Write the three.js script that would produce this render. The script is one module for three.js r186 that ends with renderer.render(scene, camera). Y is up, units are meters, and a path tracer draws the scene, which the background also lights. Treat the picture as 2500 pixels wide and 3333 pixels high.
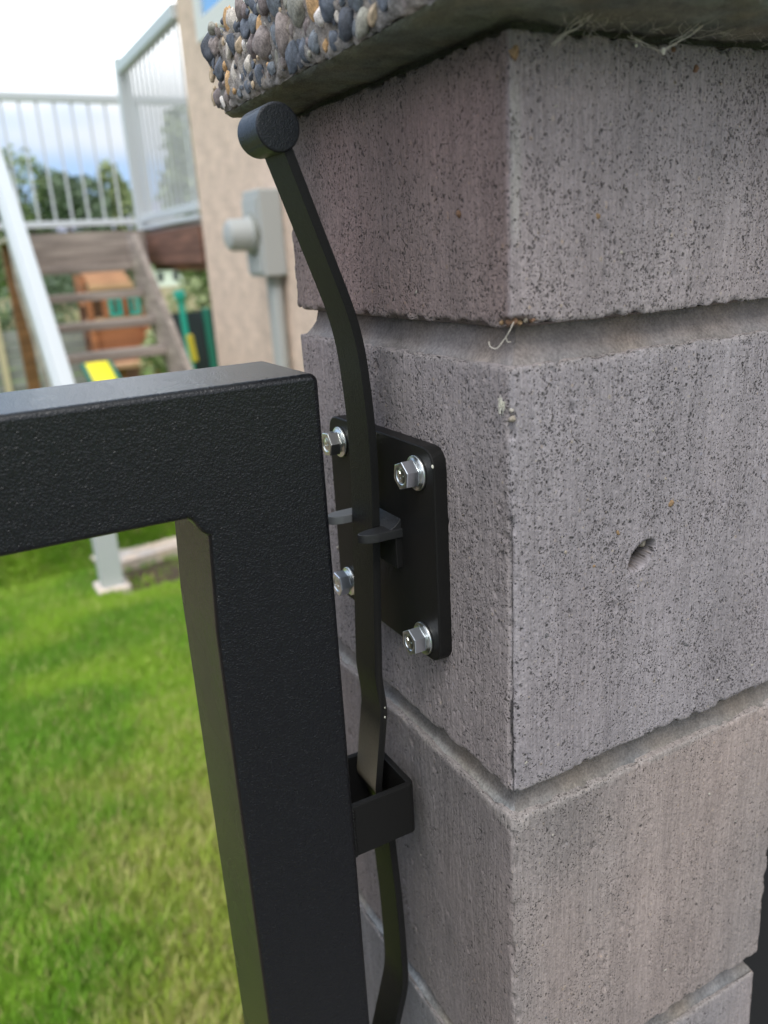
import * as THREE from 'three';
import { mergeGeometries, mergeVertices } from 'three/addons/utils/BufferGeometryUtils.js';
import { RoundedBoxGeometry } from 'three/addons/geometries/RoundedBoxGeometry.js';

// ------------------------------------------------------------------ camera, sky, sun, exposure
const scene = new THREE.Scene();
const Y0 = 1.2;                                   // height of the first mortar joint of the pillar above the lawn edge
const camera = new THREE.PerspectiveCamera(65, 768 / 1024, 0.02, 600);
const EYE = new THREE.Vector3(-0.18046, Y0 + 0.03059, 0.23707);
{
  const yaw = 0.48505932, pitch = -0.31935639, roll = -0.05795187;
  const f = new THREE.Vector3(Math.sin(yaw) * Math.cos(pitch), Math.sin(pitch), -Math.cos(yaw) * Math.cos(pitch));
  const r = f.clone().cross(new THREE.Vector3(0, 1, 0)).normalize(), u = r.clone().cross(f);
  const c = Math.cos(roll), s = Math.sin(roll);
  const R = r.clone().multiplyScalar(c).addScaledVector(u, s), U = r.clone().multiplyScalar(-s).addScaledVector(u, c);
  camera.quaternion.setFromRotationMatrix(new THREE.Matrix4().makeBasis(R, U, f.clone().negate()));
  camera.position.copy(EYE);
}
camera.focus = 0.37;
camera.userData.fStop = 8.2;
camera.updateMatrixWorld();

const renderer = new THREE.WebGLRenderer({ antialias: true });
renderer.setSize(768, 1024);
renderer.toneMapping = THREE.LinearToneMapping;
renderer.toneMappingExposure = 1.3;
renderer.shadowMap.enabled = true;

// ------------------------------------------------------------------ noise
const ihash = (x, y, z) => { let h = Math.imul(x, 374761393) ^ Math.imul(y, 668265263) ^ Math.imul(z, 1274126177); h = Math.imul(h ^ (h >>> 13), 1274126177); h = Math.imul(h ^ (h >>> 16), 2246822519); return ((h ^ (h >>> 15)) >>> 0) / 4294967296; };
const sm = (t) => t * t * (3 - 2 * t);
function vn(x, y, z) {
  const X = Math.floor(x), Y = Math.floor(y), Z = Math.floor(z), a = sm(x - X), b = sm(y - Y), c = sm(z - Z);
  const l = (p, q, t) => p + (q - p) * t;
  return l(l(l(ihash(X, Y, Z), ihash(X + 1, Y, Z), a), l(ihash(X, Y + 1, Z), ihash(X + 1, Y + 1, Z), a), b),
    l(l(ihash(X, Y, Z + 1), ihash(X + 1, Y, Z + 1), a), l(ihash(X, Y + 1, Z + 1), ihash(X + 1, Y + 1, Z + 1), a), b), c);
}
const fbm = (x, y, z, o = 4) => { let s = 0, a = 0.5, n = 0; for (let i = 0; i < o; i++) { s += a * vn(x, y, z + i * 17.3); n += a; a *= 0.5; x *= 2.03; y *= 2.03; z *= 2.03; } return s / n; };
function pn(x, y, px, py, s) {                     // tileable value noise
  const X = Math.floor(x), Y = Math.floor(y), a = sm(x - X), b = sm(y - Y), w = (i, p) => ((i % p) + p) % p;
  const h = (i, j) => ihash(w(i, px), w(j, py), s);
  const p = h(X, Y) + (h(X + 1, Y) - h(X, Y)) * a, q = h(X, Y + 1) + (h(X + 1, Y + 1) - h(X, Y + 1)) * a;
  return p + (q - p) * b;
}
function rng(seed) { let s = seed >>> 0; return () => { s = (s + 0x6D2B79F5) | 0; let t = Math.imul(s ^ (s >>> 15), 1 | s); t = (t + Math.imul(t ^ (t >>> 7), 61 | t)) ^ t; return ((t ^ (t >>> 14)) >>> 0) / 4294967296; }; }
const clamp = (x, a, b) => Math.min(b, Math.max(a, x)), lerp = (a, b, t) => a + (b - a) * t, sst = (a, b, x) => sm(clamp((x - a) / (b - a), 0, 1));

// ------------------------------------------------------------------ sky: thin bright cloud with pale blue gaps
{
  const W = 1024, H = 512, data = new Float32Array(W * H * 4);
  for (let j = 0; j < H; j++) for (let i = 0; i < W; i++) {
    const el = ((j + 0.5) / H - 0.5) * Math.PI, az = ((i + 0.5) / W - 0.5) * 2 * Math.PI;
    const y = Math.sin(el), x = Math.cos(el) * Math.cos(az), z = Math.cos(el) * Math.sin(az), k = (j * W + i) * 4;
    const n = fbm(x * 2.1 + 7.3, y * 6.5 + 3.1, z * 2.1 + 1.7, 5);
    const low = Math.exp(-Math.pow((el * 57.3 - 5) / 5.5, 2));
    const cov = sst(0.36, 0.60, n + 0.045 - 0.22 * low);
    const up = clamp(y, 0, 1), gl = Math.acos(clamp(x * Math.cos(0.35) * Math.cos(-1.55) + y * Math.sin(0.35) + z * Math.cos(0.35) * Math.sin(-1.55), -1, 1)) * 57.3, g = 0.80 + 1.15 * up + 2.6 * Math.exp(-Math.pow(gl / 17, 2)) * sst(8.5, 12.5, el * 57.3);  // cloud glow ahead boosted to brighten the sheen on the gate top
    const d = fbm(x * 3.3, y * 9 + 9, z * 3.3, 4);
    const w = g * (0.86 + 0.28 * d) * (1 - 0.18 * low);
    const b = [0.36, 0.53, 0.80];
    data[k] = lerp(b[0], w * 0.975, cov); data[k + 1] = lerp(b[1], w * 1.0, cov); data[k + 2] = lerp(b[2], w * 1.035, cov); data[k + 3] = 1;
    if (y < 0) { data[k] = 0.5; data[k + 1] = 0.5; data[k + 2] = 0.48; }
  }
  const t = new THREE.DataTexture(data, W, H, THREE.RGBAFormat, THREE.FloatType);
  t.mapping = THREE.EquirectangularReflectionMapping; t.magFilter = THREE.LinearFilter; t.wrapS = THREE.RepeatWrapping; t.needsUpdate = true;
  scene.background = t; scene.environment = t;
}
const sun = new THREE.DirectionalLight(new THREE.Color(1, 0.965, 0.91), 1.1);
sun.position.set(-4.5, 14, 7.5); sun.target.position.set(0, 0.5, 0);
sun.castShadow = true; sun.shadow.radius = 40;
Object.assign(sun.shadow.camera, { left: -14, right: 14, top: 14, bottom: -14, near: 1, far: 60 });
scene.add(sun, sun.target);

// ------------------------------------------------------------------ naming
const used = {};
const numbered = (n) => { const k = used[n] = (used[n] ?? -1) + 1; return k ? `${n}_${String(k).padStart(3, '0')}` : n; };
function shade(o) { o.castShadow = true; o.receiveShadow = true; return o; }
function tag(o, label, category, group) { if (label) o.userData.label = label; if (category) o.userData.category = category; if (group) o.userData.group = group; return o; }
function thing(name, label, category, at = [0, 0, 0], group) {
  const o = new THREE.Group(); o.name = numbered(name); o.position.set(...at); scene.add(o); return tag(o, label, category, group);
}
function part(name, geo, mat, parent, label) {     // geo is in world coordinates
  const m = shade(new THREE.Mesh(geo, mat)); m.name = name;
  const p = new THREE.Vector3(); for (let q = parent; q; q = q.parent) p.add(q.position);
  geo.translate(-p.x, -p.y, -p.z); parent.add(m); if (label) m.userData.label = label; return m;
}
function place(name, geo, mat, parent, pos, rot, scale) {  // geo shared, pos in world coordinates
  const m = shade(new THREE.Mesh(geo, mat)); m.name = name;
  const p = new THREE.Vector3(); for (let q = parent; q; q = q.parent) p.add(q.position);
  m.position.set(pos[0] - p.x, pos[1] - p.y, pos[2] - p.z); if (rot) m.rotation.set(...rot); if (scale) m.scale.set(...scale); parent.add(m); return m;
}
function single(name, geo, mat, label, category, kind, group) {
  const m = shade(new THREE.Mesh(geo, mat)); m.name = numbered(name); scene.add(m);
  if (kind) m.userData.kind = kind; return tag(m, label, category, group);
}
function bx(x0, x1, y0, y1, z0, z1, r = 0) {
  const g = r ? new RoundedBoxGeometry(x1 - x0, y1 - y0, z1 - z0, 2, r) : new THREE.BoxGeometry(x1 - x0, y1 - y0, z1 - z0);
  g.translate((x0 + x1) / 2, (y0 + y1) / 2, (z0 + z1) / 2); boxUV(g); return g;
}
function boxUV(g) {                                 // uv in metres from position and normal
  const p = g.attributes.position, n = g.attributes.normal, uv = new Float32Array(p.count * 2);
  for (let i = 0; i < p.count; i++) {
    const ax = Math.abs(n.getX(i)), ay = Math.abs(n.getY(i)), az = Math.abs(n.getZ(i));
    if (ax >= ay && ax >= az) { uv[2 * i] = p.getZ(i); uv[2 * i + 1] = p.getY(i); } else if (ay >= az) { uv[2 * i] = p.getX(i); uv[2 * i + 1] = p.getZ(i); } else { uv[2 * i] = p.getX(i); uv[2 * i + 1] = p.getY(i); }
  }
  g.setAttribute('uv', new THREE.BufferAttribute(uv, 2)); return g;
}
function creased(geo, ang) {                        // area-weighted normals, sharp beyond the angle: flat faces stay flat beside small bevels
  const g = geo.index ? geo.toNonIndexed() : geo, p = g.attributes.position, n = p.count / 3, F = [], A = new THREE.Vector3(), B = new THREE.Vector3(), C = new THREE.Vector3(), map = new Map(), key = (i) => `${Math.round(p.getX(i) * 2e5)},${Math.round(p.getY(i) * 2e5)},${Math.round(p.getZ(i) * 2e5)}`, cs = Math.cos(ang);
  for (let f = 0; f < n; f++) { A.fromBufferAttribute(p, 3 * f); B.fromBufferAttribute(p, 3 * f + 1).sub(A); C.fromBufferAttribute(p, 3 * f + 2).sub(A); const N = B.clone().cross(C), a = N.length(); F.push({ n: N.normalize(), a: a + 1e-14 }); for (let k = 0; k < 3; k++) { const q = key(3 * f + k); if (!map.has(q)) map.set(q, []); map.get(q).push(f); } }
  const nor = new Float32Array(p.count * 3);
  for (let f = 0; f < n; f++) for (let k = 0; k < 3; k++) { const s = new THREE.Vector3(); for (const o of map.get(key(3 * f + k))) if (F[o].n.dot(F[f].n) > cs) s.addScaledVector(F[o].n, F[o].a); s.normalize(); nor.set([s.x, s.y, s.z], 9 * f + 3 * k); }
  g.setAttribute('normal', new THREE.BufferAttribute(nor, 3)); return g;
}
const V = (x, y, z) => new THREE.Vector3(x, y, z);
function bar(a, b, w, h, r = 0) {                   // box from a to b, w across (horizontal), h the other way
  const A = V(...a), B = V(...b), L = A.distanceTo(B), d = B.clone().sub(A).normalize();
  let s = d.clone().cross(V(0, 1, 0)); if (s.length() < 1e-3) s = V(1, 0, 0); s.normalize(); const u = s.clone().cross(d);
  const g = r ? new RoundedBoxGeometry(w, h, L, 2, r) : new THREE.BoxGeometry(w, h, L); boxUV(g);
  g.applyMatrix4(new THREE.Matrix4().makeBasis(s, u, d.negate())); g.translate((A.x + B.x) / 2, (A.y + B.y) / 2, (A.z + B.z) / 2); return g;
}
const tube = (pts, r, seg = 24, rad = 7) => new THREE.TubeGeometry(new THREE.CatmullRomCurve3(pts.map((p) => V(...p))), seg, r, rad, false);

// ------------------------------------------------------------------ textures
function dataTex(W, H, fn, srgb = false) {
  const d = new Uint8Array(W * H * 4);
  for (let j = 0; j < H; j++) for (let i = 0; i < W; i++) { const c = fn(i, j), k = (j * W + i) * 4; for (let q = 0; q < 3; q++) d[k + q] = clamp(Math.round((c[q] ?? c[0]) * 255), 0, 255); d[k + 3] = 255; }
  const t = new THREE.DataTexture(d, W, H); t.wrapS = t.wrapT = THREE.RepeatWrapping; t.magFilter = THREE.LinearFilter; t.minFilter = THREE.LinearMipmapLinearFilter; t.generateMipmaps = true;
  if (srgb) t.colorSpace = THREE.SRGBColorSpace; t.needsUpdate = true; return t;
}
const rep = (t, sx, sy = sx) => { const c = t.clone(); c.repeat.set(sx, sy); c.needsUpdate = true; return c; };
const toS = (c) => Math.pow(clamp(c, 0, 1), 1 / 2.2);

// concrete block: sand grain, pits dragged upright, pale aggregate; 0.2 m per tile
const CT = 1024, CM = 0.2;
function concreteTile(seed, pits, dens, thr = 0) {
  const R = rng(seed), col = new Float32Array(CT * CT).fill(1), hgt = new Float32Array(CT * CT).fill(0), tint = new Float32Array(CT * CT);
  for (let j = 0; j < CT; j++) for (let i = 0; i < CT; i++) {
    const k = j * CT + i, u = i / CT, v = j / CT;
    const gr = pn(i / 2.6, j / 3.4, Math.round(CT / 2.6), Math.round(CT / 3.4), seed) , g2 = pn(u * 200, v * 150, 200, 150, seed + 3), st = 0.55 * pn(u * 330, v * 9, 330, 9, seed + 5) + 0.45 * pn(u * 210, v * 26, 210, 26, seed + 6), lo = pn(u * 7, v * 7, 7, 7, seed + 7);
    col[k] = 0.80 + 0.20 * (gr - 0.5) + 0.14 * (g2 - 0.5) + 0.34 * (st - 0.5) + 0.08 * (lo - 0.5) + 0.05 * (R() - 0.5);
    hgt[k] = 0.68 + 0.14 * (gr - 0.5) + 0.16 * (g2 - 0.5) + 0.36 * (st - 0.5);
  }
  const stamp = (x, y, rx, ry, f) => { const X = Math.ceil(rx), Y = Math.ceil(ry); for (let b = -Y; b <= Y; b++) for (let a = -X; a <= X; a++) { const q = Math.sqrt((a / rx) ** 2 + (b / ry) ** 2); if (q < 1) f((((Math.floor(y) + b) % CT + CT) % CT) * CT + (((Math.floor(x) + a) % CT + CT) % CT), q); } };
  for (let n = 0; n < 900; n++) { const s = 1.5 + 4 * R() * R(), t = 0.9 + 0.35 * R(), w = (R() - 0.3) * 0.5; stamp(R() * CT, R() * CT, s, s * (0.7 + 0.6 * R()), (k, q) => { const e = 1 - q * q * q; col[k] = lerp(col[k], t, 0.6 * e); tint[k] = lerp(tint[k], w, e); hgt[k] = lerp(hgt[k], 0.8, 0.6 * e); }); }
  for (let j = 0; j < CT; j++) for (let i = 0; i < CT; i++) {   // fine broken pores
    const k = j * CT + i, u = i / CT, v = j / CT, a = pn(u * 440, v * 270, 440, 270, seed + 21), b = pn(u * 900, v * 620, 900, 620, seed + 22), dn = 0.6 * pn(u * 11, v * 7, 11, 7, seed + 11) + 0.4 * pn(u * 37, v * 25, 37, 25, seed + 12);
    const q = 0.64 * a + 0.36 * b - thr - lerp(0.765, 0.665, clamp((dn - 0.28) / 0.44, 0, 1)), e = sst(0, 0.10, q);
    if (e > 0) { hgt[k] = lerp(hgt[k], 0.08, e); col[k] *= 1 - 0.76 * e; }  // pores darkened in the colour map to stand for their self-shadow
    const w = sst(0.74, 0.88, 0.5 * pn(u * 290, v * 260, 290, 260, seed + 25) + 0.5 * pn(u * 560, v * 520, 560, 520, seed + 26)); col[k] *= 1 + 0.28 * w;
  }
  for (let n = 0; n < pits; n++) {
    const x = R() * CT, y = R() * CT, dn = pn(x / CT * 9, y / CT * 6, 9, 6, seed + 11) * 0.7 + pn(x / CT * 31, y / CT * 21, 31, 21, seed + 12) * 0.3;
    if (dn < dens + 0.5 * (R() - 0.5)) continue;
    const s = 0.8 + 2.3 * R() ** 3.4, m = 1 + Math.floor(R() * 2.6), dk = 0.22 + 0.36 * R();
    for (let c = 0, X = x, Y = y; c < m; c++) { stamp(X, Y, s * (0.8 + 0.6 * R()), s * (0.9 + 0.9 * R()), (k, q) => { const e = 1 - q * q; hgt[k] = Math.min(hgt[k], lerp(0.6, 0.02, e)); col[k] *= 1 - (1 - dk) * e; }); X += (R() - 0.5) * 3.4 * s; Y += (R() - 0.5) * 3.4 * s; }  // pit shade painted into the colour along with the relief
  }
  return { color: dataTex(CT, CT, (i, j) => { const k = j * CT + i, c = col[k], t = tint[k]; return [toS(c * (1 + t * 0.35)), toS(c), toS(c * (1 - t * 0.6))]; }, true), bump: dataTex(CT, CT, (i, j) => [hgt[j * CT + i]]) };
}
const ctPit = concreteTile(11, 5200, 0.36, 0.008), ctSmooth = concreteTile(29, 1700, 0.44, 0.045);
// wrinkled powder coat, 0.06 m per tile
const powder = (() => {
  const N = 512, f = (i, j) => { const u = i / N, v = j / N; const a = pn(u * 76, v * 76, 76, 76, 31), b = pn(u * 140, v * 140, 140, 140, 32), c = pn(u * 28, v * 28, 28, 28, 33); return [0.5 + 0.55 * (Math.abs(a - 0.5) * 2 - 0.5) + 0.4 * (b - 0.5) + 0.25 * (c - 0.5)]; };
  return { bump: dataTex(N, N, f), rough: dataTex(N, N, (i, j) => { const u = i / N, v = j / N; return [0.5, 0.36 + 0.22 * pn(u * 40, v * 40, 40, 40, 35) + 0.1 * pn(u * 9, v * 9, 9, 9, 36), 0.5]; }) };
})();
const stoneTex = (() => { const N = 256; return { color: dataTex(N, N, (i, j) => { const u = i / N, v = j / N, c = 0.72 + 0.36 * (pn(u * 60, v * 40, 60, 40, 41) - 0.5) + 0.4 * (pn(u * 14, v * 9, 14, 9, 42) - 0.5) + 0.25 * (pn(u * 120, v * 90, 120, 90, 43) - 0.5); return [toS(c)]; }, true), bump: dataTex(N, N, (i, j) => { const u = i / N, v = j / N; return [0.5 * pn(u * 50, v * 34, 50, 34, 44) + 0.5 * pn(u * 12, v * 9, 12, 9, 45)]; }) }; })();
const cementTex = (() => { const N = 512; const R = rng(5); const g = new Float32Array(N * N).map(() => R()); const c = (i, j) => { const u = i / N, v = j / N; return 0.70 + 0.34 * (pn(u * 150, v * 150, 150, 150, 51) - 0.5) + 0.2 * (pn(u * 28, v * 28, 28, 28, 52) - 0.5) + 0.16 * (pn(u * 8, v * 8, 8, 8, 53) - 0.5) + 0.12 * (g[j * N + i] - 0.5); }; return { color: dataTex(N, N, (i, j) => { const q = c(i, j), t = pn(i / N * 6, j / N * 6, 6, 6, 54) - 0.5; return [toS(q * (1 + 0.15 * t)), toS(q), toS(q * (1 - 0.2 * t))]; }, true), bump: dataTex(N, N, (i, j) => [c(i, j)]) }; })();
const woodTex = (() => { const N = 256; return dataTex(N, N, (i, j) => { const u = i / N, v = j / N, c = 0.74 + 0.4 * (pn(u * 4, v * 60, 4, 60, 61) - 0.5) + 0.3 * (pn(u * 3, v * 14, 3, 14, 62) - 0.5) + 0.15 * (pn(u * 60, v * 120, 60, 120, 63) - 0.5); return [toS(c)]; }, true); })();
const stuccoTex = (() => { const N = 256; return { color: dataTex(N, N, (i, j) => { const u = i / N, v = j / N, c = 0.82 + 0.3 * (pn(u * 40, v * 40, 40, 40, 71) - 0.5) + 0.16 * (pn(u * 6, v * 6, 6, 6, 72) - 0.5); return [toS(c)]; }, true), bump: dataTex(N, N, (i, j) => [pn(i / N * 40, j / N * 40, 40, 40, 71)]) }; })();

const std = (o) => new THREE.MeshStandardMaterial({ roughness: 0.8, ...o });
const phys = (o) => new THREE.MeshPhysicalMaterial({ roughness: 0.8, specularIntensity: 0.45, ...o });
const lin = (r, g, b) => new THREE.Color().setRGB(r, g, b);
const M = {
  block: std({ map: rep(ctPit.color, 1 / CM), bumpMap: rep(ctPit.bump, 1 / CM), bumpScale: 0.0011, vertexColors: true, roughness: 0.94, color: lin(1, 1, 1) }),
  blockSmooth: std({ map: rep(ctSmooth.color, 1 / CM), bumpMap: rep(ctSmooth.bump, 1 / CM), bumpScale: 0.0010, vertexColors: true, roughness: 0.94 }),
  mortar: std({ map: rep(cementTex.color, 1 / 0.11), bumpMap: rep(cementTex.bump, 1 / 0.07), bumpScale: 0.0009, vertexColors: true, roughness: 0.95 }),
  cap: std({ map: rep(cementTex.color, 1 / 0.07), bumpMap: rep(cementTex.bump, 1 / 0.05), bumpScale: 0.0008, vertexColors: true, roughness: 0.95 }),
  black: phys({ color: lin(0.0030, 0.0036, 0.0055), specularIntensity: 0.55, clearcoat: 0.42, clearcoatRoughness: 0.30, roughness: 0.46, roughnessMap: powder.rough, bumpMap: rep(powder.bump, 1 / 0.06), bumpScale: 0.00045 }),
  blackFine: phys({ color: lin(0.0120, 0.0116, 0.0112), specularIntensity: 0.3, roughness: 0.42, bumpMap: rep(powder.bump, 1 / 0.035), bumpScale: 0.00004 }),
  blackBar: phys({ color: lin(1, 1, 1), vertexColors: true, specularIntensity: 0.42, roughness: 0.42, bumpMap: rep(powder.bump, 1 / 0.035), bumpScale: 0.00014 }),
  blackWorn: phys({ color: lin(0.020, 0.020, 0.021), roughness: 0.42, specularIntensity: 1, bumpMap: rep(powder.bump, 1 / 0.035), bumpScale: 0.00006 }),
  wornSteel: std({ color: lin(0.20, 0.205, 0.21), roughness: 0.4, metalness: 0.2 }),
  blackKnob: phys({ color: lin(0.008, 0.009, 0.012), roughness: 0.4, specularIntensity: 0.9, bumpMap: rep(powder.bump, 1 / 0.04), bumpScale: 0.00018 }),
  blackMatte: std({ color: lin(0.005, 0.006, 0.008), roughness: 0.85 }),
  zinc: std({ color: lin(0.78, 0.82, 0.88), metalness: 1, roughness: 0.28 }),
  zincYellow: std({ color: lin(0.76, 0.78, 0.76), metalness: 1, roughness: 0.28 }),
  whiteMetal: std({ color: lin(0.58, 0.62, 0.645), roughness: 0.45 }),
  stucco: std({ map: rep(stuccoTex.color, 1 / 0.35), bumpMap: rep(stuccoTex.bump, 1 / 0.35), bumpScale: 0.004, color: lin(0.88, 0.68, 0.55), roughness: 0.95 }),
  vinyl: std({ color: lin(0.74, 0.74, 0.70), roughness: 0.5 }),
  greyWood: std({ map: rep(woodTex, 1 / 0.8), color: lin(0.47, 0.395, 0.345), roughness: 0.9 }),
  greyWoodDark: std({ map: rep(woodTex, 1 / 0.8), color: lin(0.24, 0.205, 0.19), roughness: 0.9 }),
  brownWood: std({ map: rep(woodTex, 1 / 0.9), color: lin(0.26, 0.125, 0.085), roughness: 0.85 }),
  postWood: std({ map: rep(woodTex, 1 / 0.9), color: lin(0.30, 0.14, 0.065), roughness: 0.85 }),
  redWood: std({ map: rep(woodTex, 1 / 0.9), color: lin(0.46, 0.165, 0.075), roughness: 0.8 }),
  orangeWood: std({ map: rep(woodTex, 1 / 0.9), color: lin(0.72, 0.42, 0.25), roughness: 0.8 }),
  teal: std({ color: lin(0.02, 0.33, 0.28), roughness: 0.5 }),
  tealDark: std({ color: lin(0.015, 0.15, 0.12), roughness: 0.6 }),
  yellow: std({ color: lin(0.85, 0.72, 0.03), roughness: 0.4 }),
  ochre: std({ color: lin(0.55, 0.40, 0.04), roughness: 0.6 }),
  net: std({ color: lin(0.035, 0.042, 0.055), roughness: 0.9 }),
  meterGrey: std({ color: lin(0.42, 0.435, 0.425), roughness: 0.55 }),
  meterDark: std({ color: lin(0.22, 0.23, 0.20), roughness: 0.5 }),
  fenceGrey: std({ map: rep(woodTex, 1 / 1.2), color: lin(0.34, 0.33, 0.34), roughness: 0.9 }),
  fenceBrown: std({ map: rep(woodTex, 1 / 1.2), color: lin(0.27, 0.215, 0.165), roughness: 0.9 }),
  beige: std({ color: lin(0.52, 0.42, 0.30), roughness: 0.9 }),
  whiteWall: std({ color: lin(0.85, 0.85, 0.83), roughness: 0.8 }),
  darkGlass: std({ color: lin(0.05, 0.06, 0.07), roughness: 0.1 }),
  blueGlass: new THREE.MeshPhysicalMaterial({ color: lin(0.16, 0.44, 0.86), roughness: 0.08, clearcoat: 1, clearcoatRoughness: 0.03 }),
  pad: std({ map: rep(cementTex.color, 1 / 0.6), color: lin(1.0, 0.88, 0.80), roughness: 0.9 }),
  soil: std({ map: rep(cementTex.color, 1 / 0.3), color: lin(0.115, 0.082, 0.055), roughness: 1 }),
  lawn: std({ color: lin(1, 1, 1), vertexColors: true, roughness: 1 }),
  hill: std({ color: lin(0.26, 0.26, 0.34), roughness: 1 }),  // distance haze is mixed into this grey
  path: std({ map: rep(cementTex.color, 1 / 0.7), color: lin(0.20, 0.195, 0.195), roughness: 0.9 }),
  addedGravel: std({ map: rep(cementTex.color, 1 / 0.2), color: lin(0.25, 0.19, 0.135), roughness: 1 }),
  bark: std({ color: lin(0.10, 0.08, 0.06), roughness: 1 }),
  web: std({ color: lin(0.56, 0.52, 0.45), roughness: 0.9 }),
  fluff: std({ color: lin(0.72, 0.70, 0.60), roughness: 1 }),
};

// ------------------------------------------------------------------ ground
const gy = (x, z) => { const d = EYE.z - z; const bank = 0.76 * sst(4.98, 5.75, d) * sst(8.6, 7.2, d); const s = d < 0 ? 0 : d < 5 ? d : 5 + 1.2 * (1 - Math.exp(-(d - 5) / 1.2)); return Y0 + 0.03 - 1.2 - 0.132 * s + 0.02 * (fbm(x * 1.3 + 5, z * 1.3, 2, 3) - 0.5) + bank - (d > 20 ? 0.002 * (d - 20) : 0); };
const dry = (x, z) => {                             // 0 lush, 1 dry
  const d = EYE.z - z, near = sst(3.2, 1.35, d), rt = sst(-0.42, 0.25, x - 0.10 * (d - 1.5));
  return clamp(0.74 * near * (0.30 + 0.8 * rt) + 1.0 * (fbm(x * 4.2 + 9, z * 4.2, 4, 4) - 0.5) + 0.08, 0, 1);
};
function grassColor(x, z, r) {
  const d = dry(x, z), t = sst(0.3, 0.7, fbm(x * 3.1, z * 3.1, 8, 3)), lush = [lerp(0.130, 0.255, t), lerp(0.305, 0.435, t), lerp(0.014, 0.028, t)], y = [0.30, 0.39, 0.05], s = [0.60, 0.50, 0.24];
  let c = lush.map((v, i) => lerp(v, y[i], sst(0.25, 0.75, d))); const p = r < 0.10 + 0.5 * d * d ? 0.75 : 0; c = c.map((v, i) => lerp(v, s[i], p * 0.75)); return c;
}
{
  const N = 220, P = [], C = [], I = [], f = (t) => Math.sign(t) * (Math.abs(t) * 4 + Math.pow(Math.abs(t), 5) * 240);
  for (let j = 0; j <= N; j++) for (let i = 0; i <= N; i++) {
    const x = f(i / N * 2 - 1) + 0.4, z = f(j / N * 2 - 1) - 3; P.push(x, gy(x, z), z);
    const d = Math.hypot(x - 0.4, z + 3), c = grassColor(x, z, 0.9), k = z < -6.2 ? 0.9 : 0.5, b = sst(0.35, 0.75, dry(x, z)), soil = [lerp(0.12, 0.17, b), lerp(0.15, 0.125, b), lerp(0.04, 0.075, b)]; C.push(...c.map((v, q) => d > 9 ? v * 0.8 : lerp(soil[q], v, k * (1 - 0.8 * b))));
  }
  for (let j = 0; j < N; j++) for (let i = 0; i < N; i++) { const a = j * (N + 1) + i; I.push(a, a + N + 1, a + 1, a + 1, a + N + 1, a + N + 2); }
  const g = new THREE.BufferGeometry(); g.setAttribute('position', new THREE.Float32BufferAttribute(P, 3)); g.setAttribute('color', new THREE.Float32BufferAttribute(C, 3)); g.setIndex(I); g.computeVertexNormals();
  single('lawn', g, M.lawn, 'green lawn sloping away behind the black gate', 'lawn', 'structure');
}

{
  const path = (x0, x1, z0, z1, lift) => { const g = new THREE.PlaneGeometry(x1 - x0, z1 - z0, 60, 60); g.rotateX(-Math.PI / 2); g.translate((x0 + x1) / 2, 0, (z0 + z1) / 2); const p = g.attributes.position; for (let i = 0; i < p.count; i++) p.setY(i, gy(p.getX(i), p.getZ(i)) + lift); boxUV(g); g.computeVertexNormals(); return g; };
  single('path', path(-7, 9, 0.16, 6, 0.012), M.path, 'grey concrete path added unseen on the near side for the gate front to reflect', 'path', 'structure');  // unseen path added so the gate front reflects grey instead of lawn
  single('added_gravel', path(-3.55, -0.46, -5.5, 0.14, 0.012), M.addedGravel, 'brown gravel path added unseen behind the gate to brown its reflections', 'path', 'structure');  // unseen gravel added to turn reflections in post and lever brown
}
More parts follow.
